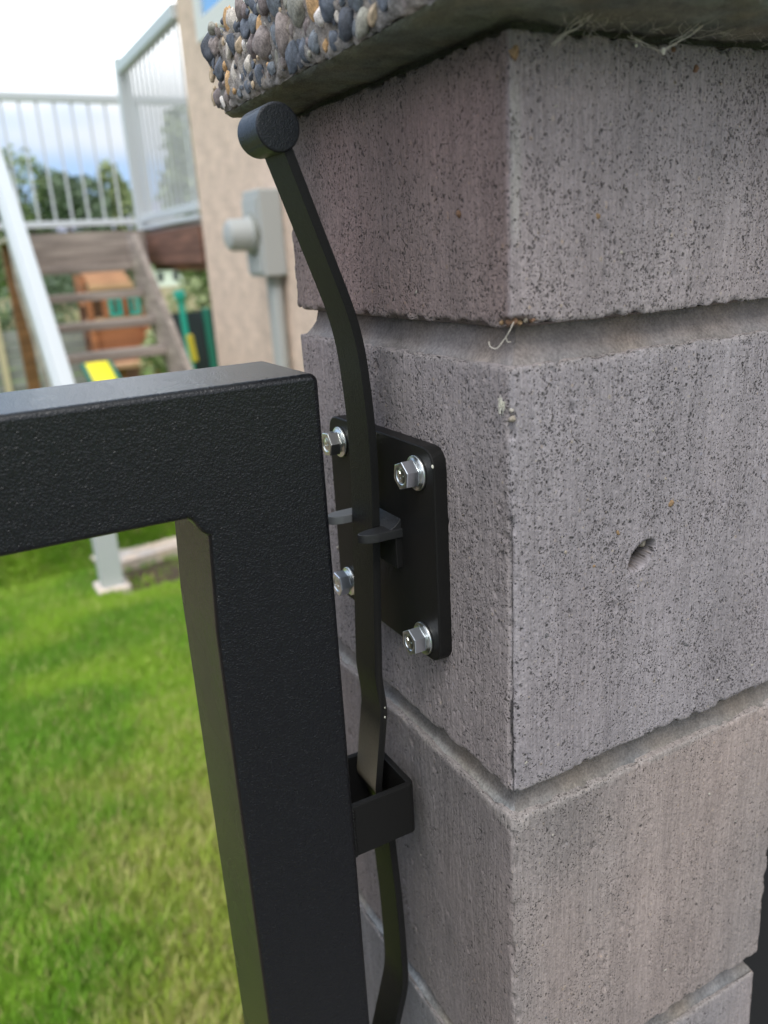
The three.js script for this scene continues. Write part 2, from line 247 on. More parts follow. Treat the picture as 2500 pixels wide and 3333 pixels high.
// ------------------------------------------------------------------ pillar
const PW = 0.187, PD = 0.196;                        // x 0..PW, z 0..-PD
function gridFace(o, u, v, nu, nv) {                 // points of a face, as [x,y,z]
  const P = []; for (let j = 0; j <= nv; j++) for (let i = 0; i <= nu; i++) P.push([0, 1, 2].map((k) => o[k] + u[k] * i / nu + v[k] * j / nv)); return P;
}
function roughBox(lo, hi, step, rad, disp, colour, uvOff = [0, 0], inset = null) {
  // step: {px,nx,py,ny,pz,nz} grid size per face
  const geos = [], S = [hi[0] - lo[0], hi[1] - lo[1], hi[2] - lo[2]];
  const faces = [['px', [hi[0], lo[1], hi[2]], [0, 0, -S[2]], [0, S[1], 0]], ['nx', [lo[0], lo[1], lo[2]], [0, 0, S[2]], [0, S[1], 0]], ['py', [lo[0], hi[1], hi[2]], [S[0], 0, 0], [0, 0, -S[2]]], ['ny', [lo[0], lo[1], lo[2]], [S[0], 0, 0], [0, 0, S[2]]], ['pz', [lo[0], lo[1], hi[2]], [S[0], 0, 0], [0, S[1], 0]], ['nz', [hi[0], lo[1], lo[2]], [-S[0], 0, 0], [0, S[1], 0]]];
  for (const [key, o, u, v] of faces) {
    const st = step[key] ?? 0.02, nu = Math.max(2, Math.round(Math.hypot(...u) / st)), nv = Math.max(2, Math.round(Math.hypot(...v) / st));
    const pts = gridFace(o, u, v, nu, nv), pos = new Float32Array(pts.length * 3), col = new Float32Array(pts.length * 3), uv = new Float32Array(pts.length * 2), idx = [];
    pts.forEach((p, i) => {
      const r = rad(p), rec = inset ? inset(p) : 0, ins = (c, k, m) => (k === 1 ? clamp(c, lo[1] + m, hi[1] - m) : clamp(c, lo[k] + rec + m, hi[k] - rec - m)), q = p.map((c, k) => ins(c, k, r)), d = p.map((c, k) => ins(c, k, 0) - q[k]), l = Math.hypot(...d) || 1, n = d.map((c) => c / l);
      const h = disp(p, key, n, r), w = q.map((c, k) => c + n[k] * (r + h));
      pos.set(w, 3 * i); col.set(colour(p, key, h), 3 * i);
      const a = key[1] === 'x' ? p[2] : p[0], b = key[1] === 'y' ? p[2] : p[1]; uv[2 * i] = a + uvOff[0] + (key === 'nx' ? 0.083 : 0); uv[2 * i + 1] = b + uvOff[1];
    });
    for (let j = 0; j < nv; j++) for (let i = 0; i < nu; i++) { const a = j * (nu + 1) + i; idx.push(a, a + 1, a + nu + 1, a + 1, a + nu + 2, a + nu + 1); }
    const g = new THREE.BufferGeometry(); g.setAttribute('position', new THREE.BufferAttribute(pos, 3)); g.setAttribute('color', new THREE.BufferAttribute(col, 3)); g.setAttribute('uv', new THREE.BufferAttribute(uv, 2)); g.setIndex(idx); g.computeVertexNormals(); geos.push(g);
  }
  return mergeGeometries(geos);
}
function edgeDist(p, lo, hi) {                        // distance to the nearest edge of the box for a point on its surface
  const d = [0, 1, 2].map((k) => Math.min(p[k] - lo[k], hi[k] - p[k])).sort((a, b) => a - b); return d[1];
}
function cellPit(x, y, z, s, prob, seed) {            // round pits with random centres, returns 0..1 depth
  const X = Math.floor(x / s), Y = Math.floor(y / (s * 1.4)), Z = Math.floor(z / s); let best = 0;
  for (let a = -1; a <= 1; a++) for (let b = -1; b <= 1; b++) for (let c = -1; c <= 1; c++) {
    const i = X + a, j = Y + b, k = Z + c; if (ihash(i, j, k + seed) > prob) continue;
    const cx = (i + ihash(i, j, k + seed + 71)) * s, cy = (j + ihash(i, j, k + seed + 72)) * s * 1.4, cz = (k + ihash(i, j, k + seed + 73)) * s, r = s * (0.16 + 0.3 * ihash(i, j, k + seed + 74) ** 2);
    const q = ((x - cx) ** 2 + ((y - cy) / 1.5) ** 2 + (z - cz) ** 2) / (r * r); if (q < 1) best = Math.max(best, (1 - q) * Math.min(1, r / (0.3 * s)));
  }
  return best;
}
const pillar = thing('block_pillar', 'square grey concrete block pillar with a pebbled cap, holding the latch plate', 'pillar', [PW / 2, 0, -PD / 2]);
const blockSpec = [
  // y0, y1, seed, front colour, left colour, pit amount
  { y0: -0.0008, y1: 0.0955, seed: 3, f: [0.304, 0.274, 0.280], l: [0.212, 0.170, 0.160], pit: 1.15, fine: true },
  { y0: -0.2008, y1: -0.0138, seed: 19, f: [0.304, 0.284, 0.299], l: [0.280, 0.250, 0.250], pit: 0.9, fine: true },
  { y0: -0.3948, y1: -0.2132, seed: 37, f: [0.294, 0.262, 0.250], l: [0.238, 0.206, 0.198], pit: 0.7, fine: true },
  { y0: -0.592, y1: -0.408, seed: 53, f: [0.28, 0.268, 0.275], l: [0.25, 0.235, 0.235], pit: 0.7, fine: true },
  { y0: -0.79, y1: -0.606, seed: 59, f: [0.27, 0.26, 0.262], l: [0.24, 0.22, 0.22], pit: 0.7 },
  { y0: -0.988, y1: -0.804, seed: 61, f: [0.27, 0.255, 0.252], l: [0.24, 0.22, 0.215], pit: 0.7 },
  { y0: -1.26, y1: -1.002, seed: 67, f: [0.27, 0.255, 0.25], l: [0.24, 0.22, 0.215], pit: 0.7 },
];
const holeC = [0.0709, -0.1042];
for (const b of blockSpec) {
  const lo = [0, b.y0 + Y0, -PD], hi = [PW, b.y1 + Y0, 0], s = b.seed, fine = b.fine;
  const rad = (p) => 0.0012 + 0.0026 * fbm(p[0] * 70 + s, p[1] * 70, p[2] * 70, 2) ** 1.5;
  const top = b.seed === 3, second = b.seed === 19;
  const disp = (p, key, n, r) => {
    const [x, Y, z] = p, y = Y - Y0, e = edgeDist(p, lo, hi);
    let h = 0.0009 * (fbm(x * 35 + s, y * 35, z * 35, 2) - 0.5);
    if (!fine) return h;
    h += 0.0004 * (fbm(x * 420, y * 300 + s, z * 420, 2) - 0.5);
    const dens = fbm(x * 26 + s * 3, y * 18, z * 26, 3), pr = clamp((dens - 0.36) * 2.2 * b.pit, 0.03, 0.75);
    h -= 0.0008 * cellPit(x, y, z, 0.0026, pr, s) + 0.0013 * cellPit(x, y, z, 0.0058, pr * 0.3, s + 7);
    // ragged arrises
    const ch = fbm(x * 160 + s, y * 160, z * 160, 3); h -= Math.max(0, ch - 0.50) * 0.0075 * sst(0.004, 0, e);
    if (top) { const q = Math.hypot((x - 0.004) / 1.5, (y - 0.001) / 0.45, (z + 0.002)) ; h -= 0.0042 * sst(0.0075, 0.002, q) * (0.55 + 0.9 * fbm(x * 320, y * 320, z * 320, 2)); }
    if (second && key === 'pz') {
      const dx = x - holeC[0], dy = y - holeC[1], a = dx * 0.80 + dy * 0.60, c = -dx * 0.60 + dy * 0.80, w = 0.35 * (fbm(x * 300, y * 300, 1, 2) - 0.5), q = Math.hypot(a / 0.0088, c / 0.0046) + w;
      h -= 0.0130 * sst(1.08, 0.50, q) * (0.62 + 0.75 * fbm(x * 330, y * 330, 9, 2));
    }
    if (second && e < 0.004 && y < -0.06 && Math.abs(x) < 0.004 && Math.abs(z) < 0.004) h -= 0.0012 * sst(0.004, 0, e) * sst(-0.06, -0.1, y);
    return h;
  };
  const colour = (p, key, h) => {
    const [x, Y, z] = p, y = Y - Y0, left = key === 'nx', t = fbm(x * 24 + s, y * 13, z * 24, 4) - 0.5, t2 = fbm(x * 9 + s * 2, y * 6, z * 9 + 4, 3) - 0.5, sk = fbm(x * 90, y * 5 + s, z * 90, 2) - 0.5;
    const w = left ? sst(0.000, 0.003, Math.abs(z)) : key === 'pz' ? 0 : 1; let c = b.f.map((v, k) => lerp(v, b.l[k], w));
    if (left && top) c = c.map((v, k) => v * (1 + [0.7, 0.35, 0.4][k] * t2 + 0.25 * t)); // reddish purple cloud of the face
    if (b.seed === 37 || b.seed === 53) c = c.map((v, k) => v * (1 + [0.62, 0.52, 0.44][k] * t2 * 1.3));
    c = c.map((v, k) => v * (1 + 0.20 * t + 0.24 * sk + [0.10, 0.0, -0.03][k] * t2) * 1.12);
    if (top) { // lime run below the cap, on the corner
      const q = sst(0.0035, 0.0008, Math.abs(x - 0.0026 - 0.0012 * (fbm(1, y * 90, 3, 2) - 0.5))) * sst(0.022, 0.040, y) * sst(0.086, 0.074, y); if (key === 'pz') c = c.map((v, k) => lerp(v, [0.46, 0.45, 0.42][k], 0.6 * q));
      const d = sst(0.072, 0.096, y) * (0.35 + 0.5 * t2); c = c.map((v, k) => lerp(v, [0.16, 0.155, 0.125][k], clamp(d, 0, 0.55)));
      const rr = Math.hypot((x - 0.004) / 1.6, (y - 0.0012) / 0.5, z); c = c.map((v, k) => lerp(v, [0.20, 0.10, 0.04][k], 0.75 * sst(0.0065, 0.003, rr) * (0.4 + fbm(x * 500, y * 500, z * 500, 2))));
    }
    if (second && y < -0.03) { const wd = 0.0004 + 0.0034 * Math.max(0, fbm(2, y * 95, 5, 3) - 0.36), q = (key === 'nx' ? sst(wd + 0.0006, wd, Math.abs(z)) : key === 'pz' ? sst(0.0009, 0.0003, x) : 0) * sst(-0.05, -0.10, y) * sst(0.30, 0.48, fbm(7, y * 60, 3, 2)); c = c.map((v) => v * (1 - 0.86 * clamp(q, 0, 1))); }
    const rim = sst(0.005, 0.0, Math.min(Y - lo[1], hi[1] - Y)) * (fbm(x * 150, y * 150, z * 150 + s, 2)); c = c.map((v, k) => lerp(v, [0.34, 0.32, 0.30][k], 0.55 * rim));
    if (b.seed === 37 || b.seed === 53) { const cor = Math.exp(-Math.hypot(x, z) / 0.018), wd = 0.0018 + 0.0100 * Math.max(0, fbm(x * 55 + 4, 2, z * 55, 3) - 0.34) + 0.010 * cor, q = sst(wd, wd * 0.55, hi[1] - Y + 0.003 * (fbm(x * 260, y * 260, z * 260, 2) - 0.5)); c = c.map((v, k) => lerp(v, [0.37, 0.345, 0.33][k], 0.62 * q)); }
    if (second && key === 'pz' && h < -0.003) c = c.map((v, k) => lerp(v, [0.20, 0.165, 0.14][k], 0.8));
    const pitShade = clamp(-h - 0.0007, 0, 0.0012) / 0.0012; return c.map((v, k) => v * [1.02, 0.985, 0.985][k] * (1 - 0.35 * pitShade));  // deep pits darkened in the vertex colour, as if shaded inside
  };
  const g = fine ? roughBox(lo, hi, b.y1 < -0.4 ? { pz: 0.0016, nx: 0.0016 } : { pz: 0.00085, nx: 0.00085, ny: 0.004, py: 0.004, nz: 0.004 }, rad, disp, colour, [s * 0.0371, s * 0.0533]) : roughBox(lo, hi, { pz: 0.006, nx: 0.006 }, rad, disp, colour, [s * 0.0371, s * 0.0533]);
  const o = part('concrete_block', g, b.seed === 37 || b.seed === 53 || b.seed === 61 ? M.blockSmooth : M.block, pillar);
  if (b.y0 > -0.41) chips(o, b);
}
function stoneGeo(seed, det, ang) {
  let g = new THREE.IcosahedronGeometry(1, det); g.deleteAttribute('normal'); const uv = g.attributes.uv; g = mergeVertices(g, 1e-4);
  const p = g.attributes.position;
  for (let i = 0; i < p.count; i++) { const v = V(p.getX(i), p.getY(i), p.getZ(i)).normalize(); let r = 0.86 + (0.55 + ang * 0.4) * (fbm(v.x * 1.3 + seed * 3.7, v.y * 1.3, v.z * 1.3, 2) - 0.45) + (0.08 + 0.28 * ang) * (fbm(v.x * 3.4 + seed, v.y * 3.4, v.z * 3.4, 3) - 0.5); v.multiplyScalar(r); if (ang) { const R = rng(seed * 31 + 5); for (let c = 0; c < 7; c++) { const nn = V(R() - 0.5, R() - 0.5, R() - 0.5).normalize(), d = 0.5 + 0.3 * R(), q = v.dot(nn) - d; if (q > 0) v.addScaledVector(nn, -q * 0.9 * ang); } } p.setXYZ(i, v.x, v.y, v.z); }
  g.computeVertexNormals(); return g;
}
function chips(block, b) {                             // bits of aggregate that show in the faces
  const R = rng(b.seed * 7 + 1), geo = [0, 1, 2].map((i) => stoneGeo(20 + i, 1, 0.8)), mats = [[0.36, 0.23, 0.12], [0.44, 0.38, 0.31], [0.27, 0.15, 0.09], [0.52, 0.48, 0.42], [0.16, 0.155, 0.16]].map((c) => std({ color: lin(...c), map: stoneTex.color, roughness: 0.85 }));
  const add = (x, y, z, r, m, el = 1) => place('stone_chip', geo[Math.floor(R() * 3)], mats[m], block, [x, y + Y0, z], [R() * 6, R() * 6, R() * 6], [r, r * el, r * (0.8 + 0.3 * R())]);
  if (b.seed === 3) {
    add(0.0024, 0.0882, -0.0008, 0.0024, 0, 1.5); add(0.0745, 0.0925, -0.0003, 0.0012, 2); add(0.0865, 0.0865, -0.0004, 0.0018, 2); add(0.0398, 0.0365, -0.0006, 0.0016, 0); add(0.0012, 0.0016, -0.0065, 0.0014, 0); add(0.0030, 0.0020, -0.0030, 0.0024, 2, 0.6); add(0.0058, 0.0016, -0.0026, 0.0018, 0, 0.5); add(0.0112, 0.0018, -0.0018, 0.0019, 2, 0.6); add(0.0026, 0.0018, -0.0046, 0.0019, 2, 0.6); add(0.0082, 0.0022, -0.0020, 0.0014, 1, 0.6); add(0.0003, 0.0405, -0.031, 0.0016, 2);
  }
  if (b.seed === 19) { add(0.0560, -0.0905, -0.0006, 0.0015, 0); add(0.0872, -0.0835, -0.0006, 0.0019, 0, 1.3); add(0.0912, -0.0832, -0.0006, 0.0012, 1); add(0.0278, -0.093, -0.0006, 0.0012, 1); add(0.0435, -0.103, -0.0006, 0.0011, 0); add(0.0752, -0.1006, -0.0052, 0.0028, 1, 1.2); add(0.0728, -0.1022, -0.0075, 0.0022, 3); add(0.0660, -0.1085, -0.0062, 0.0024, 2); add(0.018, -0.128, -0.0005, 0.0016, 4); add(0.0009, -0.0335, -0.0006, 0.0017, 1); add(0.0012, -0.0302, -0.001, 0.0012, 3); add(0.083, -0.0715, -0.0006, 0.0010, 1); }
  for (let n = 0; n < 16; n++) { const left = R() < 0.4, y = lerp(b.y0 + 0.008, b.y1 - 0.006, R()), q = 0.006 + R() * 0.17, r = 0.0007 + 0.0010 * R() * R(); add(left ? 0.0006 : q, y, left ? -q : -0.0006, r, [1, 1, 3, 4, 3][Math.floor(R() * 5)]); }
}
// mortar joints, raked and hollow, a little above the arris below
for (const [y0, y1, fine] of [[-0.0145, 0, 1], [-0.2145, -0.2, 1], [-0.408, -0.394, 1], [-0.606, -0.592, 0], [-0.804, -0.79, 0], [-1.002, -0.988, 0], [0.0955, 0.0985, 1]]) {
  const inn = 0.0012, lo = [inn, y0 + Y0 - 0.006, -PD + (y0 > -0.1 ? inn : -0.007)], hi = [PW - inn, y1 + Y0 + 0.006, -inn];
  const prof = (t) => y1 > 0.09 ? -0.004 : -0.0012 - (y0 > -0.1 ? 0.0066 : 0.0046) * Math.pow(t, 0.9) - 0.0012 * Math.sin(Math.PI * t);
  const disp = (p, key, n) => { const t = clamp((p[1] - Y0 - y0) / (y1 - y0), 0, 1), e = 1 - t; return 0.0006 * (fbm(p[0] * 90, p[1] * 200, p[2] * 90, 3) - 0.5) + 0.0022 * sst(0.22, 0, t) * (fbm(p[0] * 120 + 7, p[1] * 90, p[2] * 120, 3) - 0.4); };
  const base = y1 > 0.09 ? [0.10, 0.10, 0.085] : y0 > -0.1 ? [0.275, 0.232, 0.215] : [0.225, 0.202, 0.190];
  const colour = (p, key) => { const t = fbm(p[0] * 40, p[1] * 60, p[2] * 40, 3) - 0.5, q = clamp((p[1] - Y0 - y0) / (y1 - y0), 0, 1); const low = sst(0.3, 0.05, q); return base.map((v, k) => lerp(v * (1 + 0.3 * t), [0.46, 0.45, 0.43][k], (y0 < -0.1 ? (key === 'nx' ? 0.75 : 0.22) : 0.15) * low)); };
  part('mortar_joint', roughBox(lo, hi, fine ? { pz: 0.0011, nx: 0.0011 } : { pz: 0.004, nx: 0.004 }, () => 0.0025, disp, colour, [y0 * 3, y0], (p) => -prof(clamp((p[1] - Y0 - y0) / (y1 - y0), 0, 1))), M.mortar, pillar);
}
// ------------------------------------------------------------------ cap with exposed pebbles
{
  const lo = [-0.0300, Y0 + 0.0982, -0.2065], hi = [PW + 0.0315, Y0 + 0.1345, 0.036];
  const disp = (p, key, n) => { const b = key === 'ny' ? 0.35 : 1; return b * (0.0040 * (fbm(p[0] * 130, p[1] * 130, p[2] * 130, 3) - 0.5) + 0.0036 * (fbm(p[0] * 420, p[1] * 420, p[2] * 420, 2) - 0.5)) + (key === 'ny' ? 0.003 * (fbm(p[0] * 22, 3, p[2] * 22, 3) - 0.5) : 0); };
  const rad = (p) => 0.003 + 0.006 * fbm(p[0] * 45, p[1] * 45, p[2] * 45, 2);
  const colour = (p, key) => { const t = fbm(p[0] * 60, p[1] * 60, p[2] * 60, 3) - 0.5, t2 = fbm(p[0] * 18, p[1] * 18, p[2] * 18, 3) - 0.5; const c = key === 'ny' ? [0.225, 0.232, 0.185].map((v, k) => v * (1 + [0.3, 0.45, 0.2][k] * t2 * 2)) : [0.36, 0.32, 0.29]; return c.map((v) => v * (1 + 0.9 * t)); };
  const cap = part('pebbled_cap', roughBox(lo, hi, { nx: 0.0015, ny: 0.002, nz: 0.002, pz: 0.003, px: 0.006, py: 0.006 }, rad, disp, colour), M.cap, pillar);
  const R = rng(77), geo = []; for (let i = 0; i < 9; i++) geo.push(stoneGeo(i + 1, 3, i % 3 === 0 ? 1.0 : i % 3 === 1 ? 0.75 : 0.15));
  const pal = [[0.115, 0.135, 0.17, 5], [0.16, 0.185, 0.215, 5], [0.075, 0.085, 0.105, 3], [0.26, 0.225, 0.215, 3.4], [0.20, 0.17, 0.17, 2.4], [0.50, 0.40, 0.28, 1.8], [0.56, 0.36, 0.18, 1.2], [0.60, 0.56, 0.50, 1.6], [0.74, 0.71, 0.68, 0.9], [0.30, 0.30, 0.26, 1.8]];
  const mats = pal.map((c) => std({ color: lin(c[0] * 1.4, c[1] * 1.36, c[2] * 1.36), map: stoneTex.color, roughness: 0.8 })), tot = pal.reduce((a, c) => a + c[3], 0);
  const pick = () => { let q = R() * tot; for (let i = 0; i < pal.length; i++) { q -= pal[i][3]; if (q < 0) return i; } return 0; };
  const placed = []; let singles = 0; const rest = [];
  const fits = (u, v, a, b) => placed.every((p) => { const du = (u - p[0]) / (b + p[3]), dv = (v - p[1]) / (a + p[2]); return du * du + dv * dv > 0.86; });
  const emit = (pos, rot, sc, m) => { const gi = Math.floor(R() * 9); if (singles < 295) { singles++; place('pebble', geo[gi], mats[m], cap, pos, rot, sc); } else { const g = geo[gi].clone(); g.applyMatrix4(new THREE.Matrix4().compose(V(...pos), new THREE.Quaternion().setFromEuler(new THREE.Euler(...rot)), V(...sc))); rest.push(g); } };
  const sizes = [[26, 0.0064, 0.0092], [150, 0.0042, 0.0062], [600, 0.0025, 0.0040], [900, 0.0010, 0.0020]];
  for (const [n, s0, s1] of sizes) for (let k = 0; k < n; k++) {
    const a = lerp(s0, s1, R()), b = a * (0.48 + 0.34 * R()), z = lerp(-0.212, 0.035, R()), y = lerp(0.1035, 0.1385, R());
    if (y - a < 0.0990 || !fits(z, y, a * 0.9, b)) continue; placed.push([z, y, a * 0.9, b]);
    if (z > 0.02 && k % 2) continue;
    const tilt = (R() - 0.4) * 0.75, x = lo[0] + 0.0010 - 0.0020 * R();
    emit([x, y + Y0, z], [tilt, (R() - 0.5) * 0.4, (R() - 0.5) * 0.3], [b * (0.75 + 0.35 * R()), a * 1.08, b * 1.1], pick());
  }
  placed.length = 0;                                    // back end of the slab, where its outline shows
  for (let k = 0; k < 400; k++) { const a = lerp(0.0025, 0.0085, R() ** 1.6), b = a * (0.5 + 0.3 * R()), x = lerp(-0.030, 0.03, R()), y = lerp(0.102, 0.136, R()); if (!fits(x, y, a, b)) continue; placed.push([x, y, a, b]); emit([x, y + Y0, lo[2] + 0.001], [(R() - 0.5) * 0.4, (R() - 0.5) * 0.4, (R() - 0.5) * 0.8], [b, a * 1.05, b], pick()); }
  placed.length = 0;                                    // front face, above the picture
  for (let k = 0; k < 500; k++) { const a = lerp(0.003, 0.009, R() ** 1.5), b = a * (0.5 + 0.3 * R()), x = lerp(-0.028, 0.21, R()), y = lerp(0.104, 0.132, R()); if (!fits(x, y, a, b)) continue; placed.push([x, y, a, b]); const g = geo[Math.floor(R() * 9)].clone(); g.applyMatrix4(new THREE.Matrix4().compose(V(x, y + Y0, hi[2] - 0.001), new THREE.Quaternion().setFromEuler(new THREE.Euler(0, 0, (R() - 0.5))), V(b, a, b))); rest.push(g); }
  if (rest.length) { const o = part('pebble_bed', mergeGeometries(rest), mats[3], cap); o.userData.kind = 'stuff'; }
}
// cobwebs under the cap, a root hair and a scrap of down on the corner
{
  const R = rng(91), strands = [], lumps = [], Z = 0.010;
  const strand = (pts, r) => strands.push(tube(pts.map(([x, y, z], i) => [x + (R() - 0.5) * 0.0008, y + Y0 + (R() - 0.5) * 0.0006, (z ?? Z) + (R() - 0.5) * 0.002]), r, 30, 5));
  const wisp = (a, b, sag, r, n = 5) => { const pts = []; for (let i = 0; i <= n; i++) { const t = i / n; pts.push([lerp(a[0], b[0], t) + (R() - 0.5) * 0.0022, lerp(a[1], b[1], t) - sag * Math.sin(Math.PI * t) + (R() - 0.5) * 0.0012, lerp(a[2], b[2], t) + (R() - 0.5) * 0.003]); } strand(pts, r); };
  for (let k = 0; k < 5; k++) { wisp([0.0150 + 0.001 * R(), 0.0905, 0.003], [0.032 + 0.004 * R(), 0.106, 0.014], 0.001 * R(), 0.00007 + 0.00008 * R(), 6); wisp([0.0590, 0.0893, 0.009], [0.080 + 0.010 * R(), 0.106, 0.012], 0.0016, 0.00008 + 0.00012 * R(), 7); wisp([0.0590, 0.0893, 0.009], [0.050 - 0.004 * R(), 0.0945, 0.004], 0.0002, 0.00005 + 0.00004 * R(), 4); }
  wisp([0.0595, 0.0895, 0.010], [0.0690, 0.1040, 0.012], 0.003, 0.00016, 6);
  for (let n = 0; n < 70; n++) { const x = lerp(0.016, 0.13, R()), l = lerp(-0.02, 0.02, R()); wisp([x, lerp(0.0925, 0.0990, R()), lerp(0.002, 0.010, R())], [x + l, lerp(0.098, 0.107, R()), lerp(0.006, 0.020, R())], 0.002 * R(), 0.00003 + 0.00004 * R(), 5); }
  for (const [x, y, z, r, e] of [[0.0588, 0.0893, 0.010, 0.0011, 1.2], [0.0865, 0.1052, 0.012, 0.0022, 1.9], [0.0815, 0.1058, 0.012, 0.0016, 1], [0.0905, 0.1062, 0.013, 0.0018, 1.2], [0.1015, 0.1040, 0.012, 0.0014, 1.5], [0.0480, 0.1003, 0.012, 0.0008, 1], [0.0252, 0.0995, 0.010, 0.0008, 1.5], [0.0500, 0.0912, 0.006, 0.0006, 1], [0.107, 0.105, 0.013, 0.0019, 1.3]]) { const g = stoneGeo(lumps.length + 40, 2, 0.2); g.scale(r * 0.8, r * e, r * 0.8); g.translate(x, y + Y0, z); lumps.push(g); }
  const w = thing('cobweb', 'dusty pale cobweb strands hanging under the front edge of the pillar cap', 'cobweb', [0.06, Y0 + 0.098, 0.01]);
  part('strand', mergeGeometries(strands), M.web, w).userData.kind = 'stuff'; for (const g of lumps) part('dust_clump', g, M.fluff, w);
  const h = thing('root_hair', 'thin curled pale root hair hanging from the upper mortar joint at the corner', 'root hair', [-0.003, Y0, 0.0005]);
  part('hair', mergeGeometries([tube([[0.0008, Y0 + 0.0022, 0.001], [-0.0016, Y0 - 0.0012, 0.0012], [-0.0026, Y0 - 0.004, -0.0006], [-0.0048, Y0 - 0.0068, -0.0020], [-0.0058, Y0 - 0.0062, -0.0044], [-0.0056, Y0 - 0.0045, -0.0054]], 0.00016, 40, 5), tube([[-0.0022, Y0 - 0.0030, 0.0004], [-0.0016, Y0 - 0.0046, 0.0006], [-0.0008, Y0 - 0.0046, 0.0014]], 0.00014, 16, 5)]), M.web, h);
  const f = [], RR = rng(8); for (let n = 0; n < 70; n++) { const a = RR() * 6.3, l = 0.0012 + 0.0020 * RR(), c = [-0.0012, Y0 - 0.0283 + (RR() - 0.5) * 0.003, -0.0035 + (RR() - 0.5) * 0.002]; f.push(tube([c, [c[0] - 0.0008 * RR(), c[1] + Math.abs(Math.sin(a)) * l * 0.6, c[2] + Math.cos(a) * l * 0.4], [c[0] - 0.0012 * RR(), c[1] + Math.sin(a) * l, c[2] + Math.cos(a) * l * 0.5]], 0.00006, 6, 4)); }
  single('down_tuft', mergeGeometries(f), M.fluff, 'small tuft of whitish down stuck on the pillar corner below the upper joint', 'down');
}

// ------------------------------------------------------------------ gate
{
  const gate = thing('metal_gate', 'black powder coated metal gate of square tube in front of the lawn', 'gate', [-0.55, 0, -0.0975]);
  const bz = 0.0026, z0 = -0.1275, z1 = -0.068, x0 = -1.06, x1 = -0.0463, y0 = 0.09, y1 = Y0 - 0.0175, s = new THREE.Shape(), R = 0.0015;
  const X0 = x0 + bz, X1 = x1 - bz, YA = y0 + bz, YB = y1 - bz;
  s.moveTo(X0, YA); s.lineTo(X1, YA); s.lineTo(X1, YB - R); s.quadraticCurveTo(X1, YB, X1 - R, YB); s.lineTo(X0, YB); s.lineTo(X0, YA);
  const h = new THREE.Path(), hx0 = x0 + 0.0555 - bz, hx1 = -0.1022 + bz, hy0 = y0 + 0.051 - bz, hy1 = Y0 - 0.0685 + bz;
  h.moveTo(hx0, hy0); h.lineTo(hx0, hy1); h.lineTo(hx1 - 0.0075, hy1); h.quadraticCurveTo(hx1 - 0.004, hy1 - 0.0015, hx1 - 0.0025, hy1 - 0.0055); h.quadraticCurveTo(hx1 - 0.001, hy1 - 0.0085, hx1 + 0.0022, hy1 - 0.010); h.lineTo(hx1 + 0.002, hy1 - 0.016); h.lineTo(hx1, hy1 - 0.055); h.lineTo(hx1, hy0); h.lineTo(hx0, hy0); s.holes.push(h);
  const g = creased(new THREE.ExtrudeGeometry(s, { depth: z1 - z0 - 2 * bz, bevelEnabled: true, bevelSize: bz, bevelThickness: bz, bevelSegments: 5, curveSegments: 10 }), 0.6); g.translate(0, 0, z0 + bz); boxUV(g);
  part('frame', g, M.black, gate);
  // bracket round the lever
  const b = new THREE.Shape(), ox = -0.0095, t = 0.0026, r = 0.0036, w0 = 0.0716, w1 = 0.1118; b.moveTo(x1 - 0.0008, w0); b.lineTo(ox - r, w0); b.quadraticCurveTo(ox, w0, ox, w0 + r); b.lineTo(ox, w1 - r); b.quadraticCurveTo(ox, w1, ox - r, w1); b.lineTo(x1 - 0.0008, w1); b.lineTo(x1 - 0.0008, w1 - t); b.lineTo(ox - t - 0.001, w1 - t); b.quadraticCurveTo(ox - t, w1 - t, ox - t, w1 - t - 0.001); b.lineTo(ox - t, w0 + t + 0.001); b.quadraticCurveTo(ox - t, w0 + t, ox - t - 0.001, w0 + t); b.lineTo(x1 - 0.0008, w0 + t); b.closePath();
  const bg = new THREE.ExtrudeGeometry(b, { depth: 0.0288, bevelEnabled: true, bevelSize: 0.0005, bevelThickness: 0.0006, bevelSegments: 2, curveSegments: 8 }); bg.rotateX(-Math.PI / 2); bg.translate(0, Y0 - 0.2652 + 0.0006, 0); const bg2 = creased(bg, 0.6); boxUV(bg2);
  part('lever_bracket', bg2, M.blackFine, gate);
  const weld = []; for (let i = 0; i < 16; i++) { const q = stoneGeo(60 + i, 1, 0.1); q.scale(0.0016, 0.0017, 0.0016); q.translate(x1 + 0.0006, Y0 - 0.2372 - i * 0.00178, -0.0715); weld.push(q); } part('weld_bead', mergeGeometries(weld), M.blackFine, gate);
}
